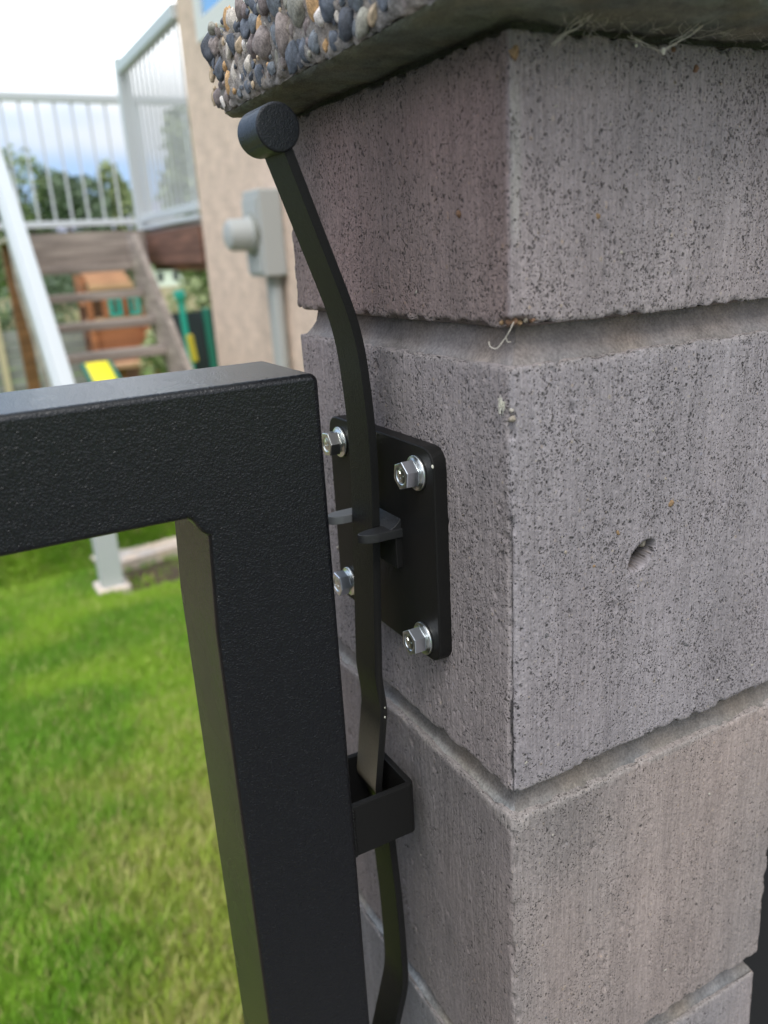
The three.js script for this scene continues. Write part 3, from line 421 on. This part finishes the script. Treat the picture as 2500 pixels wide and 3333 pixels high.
// ------------------------------------------------------------------ latch plate
{
  const z0 = -0.1505, z1 = -0.0455, ya = Y0 - 0.156, yb = Y0 - 0.0528, T = 0.0066, bz = 0.0008, r = 0.0090;
  const pl = thing('latch_plate', 'black latch plate with four zinc bolts on the left face of the pillar', 'latch plate', [0, (ya + yb) / 2, (z0 + z1) / 2]);
  const s = new THREE.Shape(), a = z0 + bz, b = z1 - bz, c = ya + bz, d = yb - bz; s.moveTo(a + r, c); s.lineTo(b - r, c); s.quadraticCurveTo(b, c, b, c + r); s.lineTo(b, d - r); s.quadraticCurveTo(b, d, b - r, d); s.lineTo(a + r, d); s.quadraticCurveTo(a, d, a, d - r); s.lineTo(a, c + r); s.quadraticCurveTo(a, c, a + r, c);
  let g = new THREE.ExtrudeGeometry(s, { depth: T + 0.001 - 2 * bz, bevelEnabled: true, bevelSize: bz, bevelThickness: bz, bevelSegments: 3, curveSegments: 8 }); g = creased(g, 0.6);
  g.rotateY(-Math.PI / 2);                              // shape x -> z, depth -> -x
  g.translate(0.001 - bz, 0, 0); boxUV(g); part('plate', g, M.blackFine, pl);
  // fork catch: an angle with a notch for the lever
  const f = new THREE.Shape(), xo = -T, tip = -0.0272;  // in x, -z
  f.moveTo(xo + 0.0005, 0.0755); f.lineTo(-0.0185, 0.0758); f.quadraticCurveTo(tip + 0.001, 0.0766, tip, 0.0806); f.quadraticCurveTo(-0.0262, 0.0830, -0.0200, 0.0840); f.lineTo(-0.0125, 0.0846); f.quadraticCurveTo(-0.0106, 0.0850, -0.0106, 0.087); f.lineTo(-0.0106, 0.1090); f.lineTo(xo + 0.0005, 0.1090); f.closePath();
  const f2 = new THREE.Shape(); f2.moveTo(xo + 0.0005, 0.1095); f2.lineTo(-0.0200, 0.1100); f2.quadraticCurveTo(-0.0262, 0.1112, tip, 0.1140); f2.quadraticCurveTo(tip + 0.001, 0.1184, -0.0185, 0.1190); f2.lineTo(xo + 0.0005, 0.1193); f2.closePath(); { let q = new THREE.ExtrudeGeometry(f2, { depth: 0.0031, bevelEnabled: true, bevelSize: 0.0004, bevelThickness: 0.0006, bevelSegments: 2, curveSegments: 8 }); q.rotateX(-Math.PI / 2); q.translate(0, Y0 - 0.1000, 0); q = creased(q, 0.6); boxUV(q); part('catch_prong', q, M.wornSteel, pl, 'pale worn prong of the fork catch'); }
  let fg = new THREE.ExtrudeGeometry(f, { depth: 0.0031, bevelEnabled: true, bevelSize: 0.0004, bevelThickness: 0.0006, bevelSegments: 2, curveSegments: 8 }); fg.rotateX(-Math.PI / 2); fg.translate(0, Y0 - 0.1000, 0); fg = creased(fg, 0.6); boxUV(fg);
  part('fork_catch', fg, M.blackWorn, pl); part('catch_leg', bx(-0.0100, -T + 0.0004, Y0 - 0.1165, Y0 - 0.1004, -0.1185, -0.0762, 0.0006), M.blackFine, pl);
  nick(pl, -0.0066, -0.0600, -0.0460, 0.0007);
  const fs = new THREE.Shape(); fs.moveTo(-T + 0.0004, -0.0972); fs.lineTo(-0.0125, -0.0966); fs.quadraticCurveTo(-0.0085, -0.0955, -T + 0.0004, -0.0915); fs.closePath(); let fg2 = new THREE.ExtrudeGeometry(fs, { depth: 0.040, bevelEnabled: true, bevelSize: 0.0003, bevelThickness: 0.0006, bevelSegments: 2, curveSegments: 6 }); fg2.translate(0, Y0, -0.1172); fg2 = creased(fg2, 0.7); boxUV(fg2); part('weld_fillet', fg2, M.blackWorn, pl);
  const hexShape = (rr) => { const q = new THREE.Shape(); for (let i = 0; i < 6; i++) { const A = i * Math.PI / 3; i ? q.lineTo(Math.cos(A) * rr, Math.sin(A) * rr) : q.moveTo(rr, 0); } q.closePath(); return q; };
  const headG = (() => { const rr = 0.00655, b0 = 0.0006, sh = hexShape(rr - b0), hole = new THREE.Path(); hole.absarc(0, 0, 0.0043, 0, Math.PI * 2, true); sh.holes.push(hole); let q = new THREE.ExtrudeGeometry(sh, { depth: 0.0062 - 2 * b0, bevelEnabled: true, bevelSize: b0, bevelThickness: b0, bevelSegments: 3, curveSegments: 18 }); q.translate(0, 0, b0); q = creased(q, 0.5);
    return q; })();
  const dish = new THREE.LatheGeometry([[0, 0.00595], [0.0012, 0.00595], [0.0030, 0.00595], [0.0032, 0.0056], [0.0037, 0.0056], [0.0040, 0.0060], [0.0045, 0.0060], [0.0045, 0.0005]].map((q) => new THREE.Vector2(...q)), 24); dish.rotateX(Math.PI / 2);
  const mark = mergeGeometries([0, 1, 2].map((i) => { const q = new THREE.BoxGeometry(0.0004, 0.0014, 0.0003); q.translate(0, 0.0017, 0.0060); q.rotateZ(i * 2.09); return q; }));
  const wash = new THREE.LatheGeometry([[0.003, 0], [0.0078, 0], [0.0080, 0.0003], [0.0080, 0.0011], [0.0077, 0.0014], [0.0060, 0.0015], [0.0058, 0.0025], [0.003, 0.0026]].map((q) => new THREE.Vector2(...q)), 36); wash.rotateX(Math.PI / 2);
  const RB = [0.35, 0.1, 0.52, -0.15];
  [[-0.0655, -0.0592], [-0.0655, -0.1368], [-0.1468, -0.0592], [-0.1448, -0.1375]].forEach(([y, z], i) => {
    const bolt = new THREE.Group(); bolt.name = 'bolt'; pl.add(bolt); bolt.position.set(-T, y + Y0 - pl.position.y, z - pl.position.z); bolt.rotation.set(0, -Math.PI / 2, 0);
    const h = shade(new THREE.Mesh(headG, i === 1 ? M.zincYellow : M.zinc)); h.name = 'hex_head'; h.position.z = 0.0024; h.rotation.z = RB[i]; bolt.add(h);
    const m = shade(new THREE.Mesh(mergeGeometries([dish.toNonIndexed(), mark.toNonIndexed()]), M.zincYellow)); m.name = 'head_recess'; m.position.z = 0.0024; m.rotation.z = RB[i] + 0.3; bolt.add(m);
    const w = shade(new THREE.Mesh(wash, M.zincYellow)); w.name = 'washer'; bolt.add(w);
  });
}
function nick(parent, x, y, z, r) { const g = stoneGeo(90, 1, 0.9); g.scale(r, r * 1.5, r); g.translate(x, y + Y0, z); part('paint_chip', g, M.fluff, parent); }
// ------------------------------------------------------------------ latch lever
{
  const lv = thing('latch_lever', 'black bent flat bar lever with a round knob, passing through the gate bracket', 'latch lever', [-0.02, Y0 - 0.42, -0.097]);
  const kn = [[-0.0434, 0.0735, 0], [-0.0155, -0.0042, 0.017], [-0.0111, -0.0560, 0.028], [-0.0168, -0.1780, 0.005], [-0.0148, -0.1975, 0.006], [-0.0214, -0.2440, 0.003], [-0.0153, -0.2570, 0.004], [-0.0150, -0.2800, 0.01], [-0.0120, -0.3350, 0.03], [-0.0119, -0.3860, 0.010], [-0.0300, -0.4500, 0.01], [-0.0300, -0.4900, 0]];
  const R = []; kn.forEach(([x, y, f], i) => { if (!f) { R.push(V(x, y, 0)); return; } const P = V(x, y, 0), a = V(kn[i - 1][0], kn[i - 1][1], 0).sub(P).setLength(f).add(P), b = V(kn[i + 1][0], kn[i + 1][1], 0).sub(P).setLength(f).add(P); for (let t = 0; t <= 8; t++) { const q = t / 8; R.push(a.clone().multiplyScalar((1 - q) ** 2).addScaledVector(P, 2 * q * (1 - q)).addScaledVector(b, q * q)); } });
  const T = 0.0036, L = [];
  R.forEach((p, i) => { const a = R[Math.max(0, i - 1)], b = R[Math.min(R.length - 1, i + 1)], d = V(b.x - a.x, b.y - a.y, 0).normalize(); L.push(V(p.x + d.y * T, p.y - d.x * T, 0)); });
  const s = new THREE.Shape(), bz = 0.0004; const outl = [...R, ...L.reverse()]; outl.forEach((p, i) => i ? s.lineTo(p.x, p.y + Y0) : s.moveTo(p.x, p.y + Y0)); s.closePath();
  let g = new THREE.ExtrudeGeometry(s, { depth: 0.022 - 2 * bz, bevelEnabled: true, bevelSize: bz * 0.6, bevelThickness: bz, bevelSegments: 2, steps: 1 }); g.translate(0, 0, -0.108 + bz); g = creased(g, 0.5); boxUV(g);
  { const p = g.attributes.position, c = []; for (let i = 0; i < p.count; i++) { const y = p.getY(i) - Y0, w = (g.attributes.normal.getZ(i) > 0.5 ? 0 : 1) * sst(-0.224, -0.2415, y) * sst(-0.2455, -0.2435, y) * 0.22 + 0.02 * sst(0.02, -0.02, Math.abs(y + 0.195)); c.push(0.0125 + w, 0.0122 + w * 0.86, 0.0120 + w * 0.62); } g.setAttribute('color', new THREE.Float32BufferAttribute(c, 3)); }
  part('flat_bar', g, M.blackBar, lv);
  const k = new THREE.LatheGeometry([[0, 0], [0.0080, 0], [0.0088, 0.0003], [0.0092, 0.0010], [0.0092, 0.0225], [0.0088, 0.0233], [0.0080, 0.0236], [0, 0.0236]].map((q) => new THREE.Vector2(...q)), 48); k.rotateX(-Math.PI / 2); let k2 = creased(k, 0.4); k2.translate(-0.0474, Y0 + 0.0770, -0.0848); boxUV(k2);
  nick(lv, -0.0162, -0.1955, -0.0862, 0.0005); nick(lv, -0.0166, -0.2010, -0.0862, 0.0006);
  part('knob', k2, M.blackKnob, lv);
}
// ------------------------------------------------------------------ black fence beside the pillar
{
  const f = thing('black_fence', 'black metal fence post and panel close behind the right side of the pillar', 'fence', [0.8, 0, -0.11]);
  part('post', bx(PW + 0.010, PW + 0.062, 0, Y0 - 0.20, -0.125, -0.07, 0.004), M.blackMatte, f); part('panel', bx(PW + 0.062, 2.0, 0.06, Y0 - 0.24, -0.105, -0.09), M.blackMatte, f); part('top_rail', bx(PW + 0.062, 2.0, Y0 - 0.24, Y0 - 0.20, -0.12, -0.075, 0.003), M.black, f);
}
// ------------------------------------------------------------------ house with window and meter
{
  const hs = thing('stucco_house', 'beige pink stucco house side wall behind the pillar', 'house', [4.5, -0.8, -2.5]);
  part('wall', bx(1.5, 8, -1.2, 4.6, -5.3, 1.5), M.stucco, hs);
  part('roof', bx(1.05, 8.4, 4.6, 4.85, -5.7, 1.9), M.greyWoodDark, hs);
  const win = new THREE.Group(); win.name = 'window'; hs.add(win);
  const fx = 1.47, y0 = 2.40, y1 = 3.6, z0 = -4.87, z1 = -3.2, w = 0.105;
  part('frame', mergeGeometries([bx(fx, 1.503, y0, y0 + w, z0, z1), bx(fx, 1.503, y1 - w, y1, z0, z1), bx(fx, 1.503, y0 + w, y1 - w, z0, z0 + w), bx(fx, 1.503, y0 + w, y1 - w, z1 - w, z1)]), M.vinyl, win);
  part('pane', bx(fx + 0.018, 1.503, y0 + w, y1 - w, z0 + w, z1 - w), M.blueGlass, win);
  const m = thing('electric_meter', 'grey electric meter box with round dial and conduits on the house wall', 'meter', [1.5, 1.3, -4.1]);
  part('box', bx(1.372, 1.499, 1.110, 1.540, -4.11, -3.872, 0.012), M.meterGrey, m); part('lid', bx(1.360, 1.374, 1.130, 1.50, -4.095, -3.888, 0.005), M.meterGrey, m);
  const dial = new THREE.LatheGeometry([[0.0, 0.14], [0.06, 0.138], [0.078, 0.12], [0.082, 0.03], [0.095, 0.02], [0.095, 0]].map((q) => new THREE.Vector2(...q)), 28); dial.rotateZ(Math.PI / 2); dial.translate(1.362, 1.325, -3.985); part('dial', dial, M.meterGrey, m);
  const ring = new THREE.TorusGeometry(0.096, 0.013, 8, 28); ring.rotateY(Math.PI / 2); ring.translate(1.356, 1.325, -3.985); part('ring', ring, M.meterDark, m);
  const pipe = (z, x, r) => { const c = new THREE.CylinderGeometry(r, r, 2.1, 16); c.translate(x, 0.07, z); return c; };
  part('conduit', pipe(-3.95, 1.455, 0.034), M.meterGrey, m); part('conduit', pipe(-4.065, 1.465, 0.018), M.meterGrey, m); const hub = new THREE.CylinderGeometry(0.04, 0.04, 0.05, 16); hub.translate(1.455, 1.085, -3.95); part('fitting', hub, M.meterDark, m);
}
// ------------------------------------------------------------------ deck, railings, stairs
{
  const dk = thing('raised_deck', 'raised wooden deck with brown fascia behind the house', 'deck', [2, -0.8, -7]);
  for (let i = 0; i < 9; i++) part('deck_board', bx(0.45, i < 9 ? 6 : 1, 1.43, 1.465, -8.2 + i * 0.145, -8.2 + i * 0.145 + 0.138), M.greyWood, dk);
  for (let i = 0; i < 11; i++) part('deck_board', bx(1.52, 6, 1.43, 1.465, -6.89 + i * 0.145, -6.89 + i * 0.145 + 0.138), M.greyWood, dk);
  part('fascia', bx(1.48, 1.518, 1.19, 1.428, -6.86, -5.32), M.brownWood, dk); part('fascia', bx(0.45, 1.478, 1.20, 1.428, -6.89, -6.855), M.greyWood, dk); part('lower_beam', bx(1.52, 1.62, 1.14, 1.235, -6.86, -5.33), M.postWood, dk);
  part('post', bx(0.475, 0.585, -0.9, 1.43, -8.15, -8.04), M.postWood, dk); part('post', bx(2.9, 3.0, -0.9, 1.43, -8.15, -8.04), M.postWood, dk);
  const bal = new THREE.BoxGeometry(0.019, 1.06, 0.015);
  const far = thing('white_railing', 'white metal railing with thin balusters along the far side of the deck', 'railing', [1.5, 1.465, -8.16]);
  part('top_rail', bx(0.3, 4.5, 2.615, 2.685, -8.20, -8.13, 0.01), M.whiteMetal, far); part('bottom_rail', bx(0.3, 4.5, 1.56, 1.615, -8.185, -8.145, 0.008), M.whiteMetal, far);
  for (let i = 0; i < 28; i++) place('baluster', bal, M.whiteMetal, far, [0.40 + i * 0.148, 2.115, -8.165]);
  part('post', bx(3.0, 3.075, 1.465, 2.72, -8.2, -8.13), M.whiteMetal, far);
  const side = thing('white_railing', 'white metal railing running from its tall corner post to the house corner', 'railing', [1.5, 1.465, -6.2]);
  part('corner_post', bx(1.46, 1.545, 1.43, 2.74, -7.02, -6.935, 0.004), M.whiteMetal, side); part('top_rail', bx(1.462, 1.538, 2.625, 2.715, -6.93, -5.30, 0.012), M.whiteMetal, side); part('bottom_rail', bx(1.48, 1.52, 1.52, 1.575, -6.93, -5.30, 0.006), M.whiteMetal, side); part('foot_board', bx(1.478, 1.522, 1.468, 1.50, -6.93, -5.32), M.whiteMetal, side);
  for (let i = 0; i < 12; i++) place('baluster', bal, M.whiteMetal, side, [1.5, 2.10, -6.83 + i * 0.133]);
  const st = thing('wooden_staircase', 'weathered grey wooden stairs with open risers leading up to the deck', 'stairs', [0.9, -0.7, -5.6]);
  for (let n = 0; n < 9; n++) { const y = 1.212 - 0.205 * n, z = -6.715 + 0.245 * n; if (y > 0.1) part('tread', bx(0.44, 1.315, y - 0.056, y, z - 0.25, z, 0.006), M.greyWood, st); }
  const sg = (x) => { const s = new THREE.Shape(); s.moveTo(-6.86, 1.43); s.lineTo(-6.60, 1.43); s.lineTo(-5.34, 0.376); s.lineTo(-5.34, 0.06); s.lineTo(-5.62, 0.06); s.lineTo(-6.86, 1.10); s.closePath(); const g = new THREE.ExtrudeGeometry(s, { depth: 0.045, bevelEnabled: false }); g.rotateY(-Math.PI / 2); g.translate(x + 0.045, 0, 0); return boxUV(g.toNonIndexed()); };
  part('stringer', sg(1.317), M.greyWood, st); part('stringer', sg(0.43), M.greyWood, st);
  const hr = thing('stair_handrail', 'white sloping stair handrail ending in a white post standing on the lawn', 'handrail', [0.4, -0.62, -4.3]);
  const A = [0.395, 2.62, -6.86], Bp = [0.395, 0.40, -4.34]; part('rail', bar(A, Bp, 0.085, 0.075, 0.01), M.whiteMetal, hr); part('lower_rail', bar([0.352, 2.50, -6.86], [0.352, 0.28, -4.34], 0.035, 0.14, 0.008), M.whiteMetal, hr);
  part('post', bx(0.345, 0.465, gy(0.4, -4.2) + 0.02, 0.47, -4.27, -4.16, 0.004), M.whiteMetal, hr); part('foot', bx(0.315, 0.495, gy(0.4, -4.2) - 0.02, gy(0.4, -4.2) + 0.062, -4.31, -4.12, 0.012), M.pad, hr);
  const sl = thing('concrete_step', 'pale pinkish concrete step slab in the lawn at the foot of the stairs', 'step', [0.95, -0.62, -4.6]); { const g = new RoundedBoxGeometry(1.35, 0.09, 0.46, 2, 0.012); boxUV(g); g.rotateY(0.19); g.translate(1.06, -0.585, -5.0); part('slab', g, M.pad, sl); }
  const sR = rng(15), P = []; const N = 26; const sgm = new THREE.PlaneGeometry(1.5, 0.80, 50, 30); sgm.rotateX(-Math.PI / 2); sgm.translate(1.12, 0, -4.34); const pp = sgm.attributes.position;
  for (let i = 0; i < pp.count; i++) { const x = pp.getX(i), z = pp.getZ(i), e = Math.min(1, Math.min((z + 4.74) / 0.1, (-3.90 - z) / (0.26 + 0.2 * fbm(x * 5, 1, 1, 2)), (x - 0.40) / 0.12)); pp.setY(i, gy(x, z) - 0.03 + 0.045 * clamp(e, 0, 1) + 0.05 * (fbm(x * 14, z * 14, 2, 3) - 0.5)); } sgm.computeVertexNormals();
  single('soil_patch', sgm, M.soil, 'bare dark soil with sprouts in front of the concrete step', 'soil', 'structure');
}
// ------------------------------------------------------------------ play things and fences beyond the deck
{
  const py = gy(2.4, -13.8), z = -13.8, ph = thing('wooden_playhouse', 'red brown wooden playhouse with plank roof and teal windows, seen between the stair treads', 'playhouse', [2.5, py, z - 0.4]);
  for (let i = 0; i < 3; i++) part('roof_plank', bar([2.08 + i * 0.01, 1.045 - i * 0.095, z - 0.42 + i * 0.16], [2.76 + i * 0.02, 1.045 - i * 0.095, z - 0.42 + i * 0.16], 0.20, 0.10), M.orangeWood, ph);
  part('gable', bx(2.02, 2.06, 0.55, 1.05, z - 0.9, z - 0.1), M.redWood, ph);
  for (const x of [2.02, 2.27, 2.60, 2.88]) part('post', bx(x, x + 0.09, x > 2.1 && x < 2.8 ? 0.37 : py, 0.70, z - 0.085, z), M.redWood, ph);
  part('wall_panel', bx(2.02, 2.95, -0.40, 0.30, z - 0.16, z - 0.09), M.redWood, ph); part('wall_panel', bx(2.06, 2.95, 0.70, 0.80, z - 0.16, z - 0.085), M.orangeWood, ph); part('floor_beam', bx(2.0, 2.98, 0.30, 0.37, z - 0.15, z - 0.02), M.orangeWood, ph); part('back_wall', bx(2.02, 2.97, py, 0.8, z - 0.9, z - 0.85), M.brownWood, ph);
  for (const x of [2.36, 2.66]) { const w = new THREE.Group(); w.name = 'window'; ph.add(w); part('window_frame', mergeGeometries([bx(x, x + 0.21, 0.38, 0.44, z - 0.06, z), bx(x, x + 0.21, 0.62, 0.68, z - 0.06, z), bx(x, x + 0.06, 0.44, 0.62, z - 0.06, z), bx(x + 0.16, x + 0.21, 0.44, 0.62, z - 0.06, z), bx(x + 0.05, x + 0.16, 0.51, 0.54, z - 0.06, z - 0.01)]), M.teal, w); }
  const sld = thing('yellow_slide', 'yellow slide with green rims below the playhouse', 'slide', [1.95, py, -13.4]);
  part('chute', bar([1.95, -0.24, -13.6], [1.99, py + 0.06, -12.6], 0.38, 0.03), M.yellow, sld); for (const s of [-1, 1]) part('rim', bar([1.95 + s * 0.21, -0.21, -13.6], [1.99 + s * 0.21, py + 0.10, -12.6], 0.045, 0.09), M.tealDark, sld);
  const bn = thing('picnic_bench', 'orange wooden bench beside the yellow slide', 'bench', [2.6, py, -13.4]); part('seat', bx(2.22, 2.98, -0.42, -0.34, -13.6, -13.25, 0.01), M.orangeWood, bn); for (const x of [2.32, 2.86]) part('leg', bar([x, -0.42, -13.4], [x + 0.08, py, -13.4], 0.08, 0.1), M.redWood, bn);
  const tr = thing('trampoline_enclosure', 'dark netted trampoline enclosure with teal padded poles below the deck', 'trampoline', [2.9, py, -10.8]);
  part('padded_pole', bar([2.735, 0.80, -10.75], [2.80, py, -10.75], 0.075, 0.075, 0.02), M.teal, tr); part('pole_cap', bx(2.67, 2.80, 0.70, 0.82, -10.81, -10.69, 0.02), M.teal, tr); part('foam_sleeve', bar([2.787, 0.24, -10.74], [2.822, -0.13, -10.74], 0.095, 0.095, 0.02), M.ochre, tr); part('padded_pole', bar([3.09, 0.56, -10.85], [3.13, py, -10.85], 0.09, 0.09, 0.02), M.tealDark, tr); part('net', bx(2.62, 4.6, py + 0.1, 0.52, -10.95, -10.93), M.net, tr);
  const fc = thing('grey_board_fence', 'low grey board fence far beyond the deck post', 'fence', [0, py, -14.3]); for (let i = 0; i < 5; i++) part('board', bx(-4, 1.98, py + 0.05 + i * 0.2, py + 0.235 + i * 0.2, -14.34, -14.31), M.fenceGrey, fc); part('post', bx(0.62, 0.72, py, 0.52, -14.30, -14.22), M.beige, fc); part('post', bx(-1.6, -1.5, py, 0.52, -14.30, -14.22), M.beige, fc);
  const f2 = thing('tan_fence', 'tan wooden fence behind the playhouse', 'fence', [3, py, -19]); for (let i = 0; i < 40; i++) part('board', bx(-1 + i * 0.3, -1 + i * 0.3 + 0.285, py, 0.62, -19.04, -19.0), M.beige, f2);
  const wh = thing('white_wall', 'bright white wall with small dark panels standing in for a pale patch under the deck', 'house', [9, -1, -31]); part('wall', bx(5.6, 12, -1.2, 1.02, -36, -30), M.whiteWall, wh); for (let i = 0; i < 7; i++) part('window', bx(6.6 + i * 0.55, 6.8 + i * 0.55, 0.45, 0.78, -30.04, -29.99), M.darkGlass, wh); part('roof', bx(5.4, 12.2, 1.02, 1.12, -36.2, -29.8), M.fenceGrey, wh);  // white wall and dark panels stand in for an unidentified bright patch
}
{
  const wf = thing('added_fence', 'weathered brown board fence added out of view on the left for gate reflections', 'fence', [-3.6, -0.2, -4]);  // unseen fence added for its brown reflection in gate and lever
  for (let i = 0; i < 60; i++) { const z = 1.5 - i * 0.16, y = gy(-3.6, z); part('board', bx(-3.62, -3.6, y, y + 1.75, z - 0.152, z), M.fenceBrown, wf); }
}
// ------------------------------------------------------------------ trees and shrubs
const leafM = [[0.21, 0.27, 0.13], [0.27, 0.32, 0.15], [0.15, 0.205, 0.125], [0.27, 0.26, 0.17]].map((c) => std({ color: lin(...c), roughness: 0.8, side: THREE.DoubleSide }));  // leaf colours paled and greyed to imitate haze
function crownGeo(seed, cx, cy, cz, rx, ry, rz, n, leaf) {
  const R = rng(seed), P = [], I = [], lob = []; for (let i = 0; i < 9; i++) lob.push([cx + (R() - 0.5) * 1.5 * rx, cy + (R() - 0.45) * 1.5 * ry, cz + (R() - 0.5) * 1.2 * rz, 0.3 + 0.35 * R()]);
  for (let i = 0; i < n; i++) { const l = lob[Math.floor(R() * 9)], a = R() * 6.283, b = Math.acos(2 * R() - 1), q = l[3] * Math.cbrt(0.25 + 0.75 * R()), c = V(l[0] + rx * q * Math.sin(b) * Math.cos(a), l[1] + ry * q * Math.cos(b), l[2] + rz * q * Math.sin(b) * Math.sin(a)), u = V(R() - 0.5, R() - 0.5, R() - 0.5).normalize().multiplyScalar(leaf * (0.6 + 0.8 * R())), w = V(R() - 0.5, R() - 0.5, R() - 0.5).normalize().multiplyScalar(leaf * 0.6), k = P.length / 3; for (const s of [[1, 0], [0, 1], [-1, 0], [0, -1]]) P.push(c.x + u.x * s[0] + w.x * s[1], c.y + u.y * s[0] + w.y * s[1], c.z + u.z * s[0] + w.z * s[1]); I.push(k, k + 1, k + 2, k, k + 2, k + 3); }
  const g = new THREE.BufferGeometry(); g.setAttribute('position', new THREE.Float32BufferAttribute(P, 3)); g.setIndex(I); const g2 = g.toNonIndexed(); g2.computeVertexNormals(); return g2;
}
function tree(label, x, z, top, r, m, seed, kind = 'tree') {
  const y = gy(x, z), h = top - y, t = thing(kind, label, kind.includes('tree') ? 'tree' : 'shrub', [x, y, z]);
  if (kind.includes('tree')) { const g = [new THREE.CylinderGeometry(0.07, 0.15, h * 0.7, 8).translate(x, y + h * 0.35, z)]; for (let i = 0; i < 5; i++) { const a = i * 1.3; g.push(tube([[x, y + h * (0.3 + 0.06 * i), z], [x + Math.cos(a) * r * 0.3, y + h * (0.48 + 0.05 * i), z + Math.sin(a) * r * 0.3], [x + Math.cos(a) * r * 0.6, y + h * (0.6 + 0.06 * i), z + Math.sin(a) * r * 0.6]], 0.035, 8, 5)); } part('trunk', mergeGeometries(g.map((q) => q.toNonIndexed())), M.bark, t); }
  part('crown', kind.includes('tree') ? crownGeo(seed, x, y + h * 0.62, z, r, h * 0.36, r, 5200, 0.10) : crownGeo(seed, x, y + h * 0.5, z, r, h * 0.5, r * 0.6, 2200, 0.07), leafM[m], t);
}
tree('leafy green tree behind the left end of the far railing', 2.3, -24, 3.8, 1.4, 0, 201, 'leafy_tree');
tree('darker green tree in the middle behind the far railing', 3.8, -23, 3.3, 1.1, 2, 202, 'leafy_tree');
tree('yellowish green tree beside the grey hill behind the far railing', 4.75, -25, 3.45, 0.62, 1, 203, 'leafy_tree');
tree('brownish green tree behind the handrail at the left edge', 0.7, -25, 3.6, 1.4, 3, 204, 'leafy_tree');
tree('pale green tree behind the side railing next to the house corner', 4.55, -14.8, 3.55, 0.85, 1, 205, 'leafy_tree');
tree('dark green shrub under the stairs left of the playhouse', 1.7, -17.5, 1.25, 1.1, 2, 211, 'dark_shrub');
tree('green shrub behind the trampoline netting', 3.4, -12.4, 0.70, 0.8, 1, 212, 'dark_shrub');
tree('green shrub behind the low grey fence at the left edge', -0.2, -16, 1.0, 1.2, 0, 213, 'dark_shrub');
{
  const hg = []; for (let i = 0; i < 5; i++) hg.push(crownGeo(300 + i, -4 + i * 1.9, 0.7 + 0.4 * Math.sin(i * 2.1), -27 - (i % 3), 1.5, 1.5, 1.0, 1300, 0.12)); const h = single('far_hedge', mergeGeometries(hg), leafM[2], 'dark far hedge of mixed foliage behind the trees', 'hedge', 'stuff');
  const N = 90, P = [], I = []; for (let j = 0; j < 2; j++) for (let i = 0; i <= N; i++) { const a = -0.9 + 2.4 * i / N, d = j ? 150 : 85, x = Math.sin(a) * d, z = -Math.cos(a) * d, top = 9.4 + 3.0 * (fbm(a * 3.2 + 1, 2, 3, 3) - 0.5); P.push(x, j ? top + 6 * (fbm(a * 4, 5, 1, 3) - 0.3) : -2, z); }
  for (let i = 0; i < N; i++) I.push(i, i + 1, N + 1 + i, i + 1, N + 2 + i, N + 1 + i); const g = new THREE.BufferGeometry(); g.setAttribute('position', new THREE.Float32BufferAttribute(P, 3)); g.setIndex(I); g.computeVertexNormals(); M.hill.side = THREE.DoubleSide; single('hills', g, M.hill, 'hazy grey hill behind the trees', 'hill', 'structure');
}
// ------------------------------------------------------------------ grass
{
  const R = rng(404), blades = [], cnt = 9;
  const P = [], I = []; for (let b = 0; b < cnt; b++) { const a = R() * 6.28, x = (R() - 0.5) * 0.022, z = (R() - 0.5) * 0.022, h = 0.030 + 0.034 * R(), l = 0.008 + 0.028 * R(), w = 0.0013 + 0.0007 * R(), c = Math.cos(a), s = Math.sin(a), k = P.length / 3; P.push(x - s * w, 0, z + c * w, x + s * w, 0, z - c * w, x + c * l * 0.4 - s * w * 0.8, h * 0.62, z + s * l * 0.4 + c * w * 0.8, x + c * l * 0.4 + s * w * 0.8, h * 0.62, z + s * l * 0.4 - c * w * 0.8, x + c * l, h, z + s * l); I.push(k, k + 1, k + 2, k + 1, k + 3, k + 2, k + 2, k + 3, k + 4); }
  const g = new THREE.BufferGeometry(); g.setAttribute('position', new THREE.Float32BufferAttribute(P, 3)); g.setIndex(I); g.computeVertexNormals();
  const spots = []; let tries = 0;
  const want = 110000;
  while (spots.length < want && tries++ < want * 4) { const d = 0.5 + 5.9 * Math.pow(R(), 0.75), z = EYE.z - d, x = EYE.x + lerp(-0.32 * d - 0.3, 0.42 * d + 0.3, R()); if (x > -0.06 && x < 0.26 && z > -0.3) continue; if (x > 1.45 || x < -0.44 - 0.03 * R() || z > 0.12) continue; if (x > 0.42 && x < 1.8 && z < -3.90 - 0.10 * x - 0.15 * fbm(x * 5, 1, 1, 2) && z > -4.74 - 0.19 * x && R() < 0.97) continue; const bald = dry(x, z); if (R() < 0.72 * sst(0.35, 0.9, bald)) continue; spots.push([x, z]); }
  const m = new THREE.InstancedMesh(g, std({ color: lin(1, 1, 1), roughness: 0.75, side: THREE.DoubleSide }), spots.length), o = new THREE.Object3D();
  spots.forEach(([x, z], i) => { o.position.set(x, gy(x, z) - 0.004, z); o.rotation.set((R() - 0.5) * 0.5, R() * 6.28, (R() - 0.5) * 0.5); const s = (0.7 + 0.6 * R()) * (0.75 + 0.5 * fbm(x * 3, z * 3, 6, 2)); o.scale.set(s, s, s); o.updateMatrix(); m.setMatrixAt(i, o.matrix); const c = grassColor(x, z, R()), v = 0.8 + 0.45 * R(); m.setColorAt(i, lin(c[0] * v, c[1] * v, c[2] * v)); });
  m.name = 'grass'; shade(m); m.userData.kind = 'stuff'; tag(m, 'mown green grass with dry yellowish patches behind the gate', 'grass'); scene.add(m);
}
scene.updateMatrixWorld(true);
renderer.render(scene, camera);
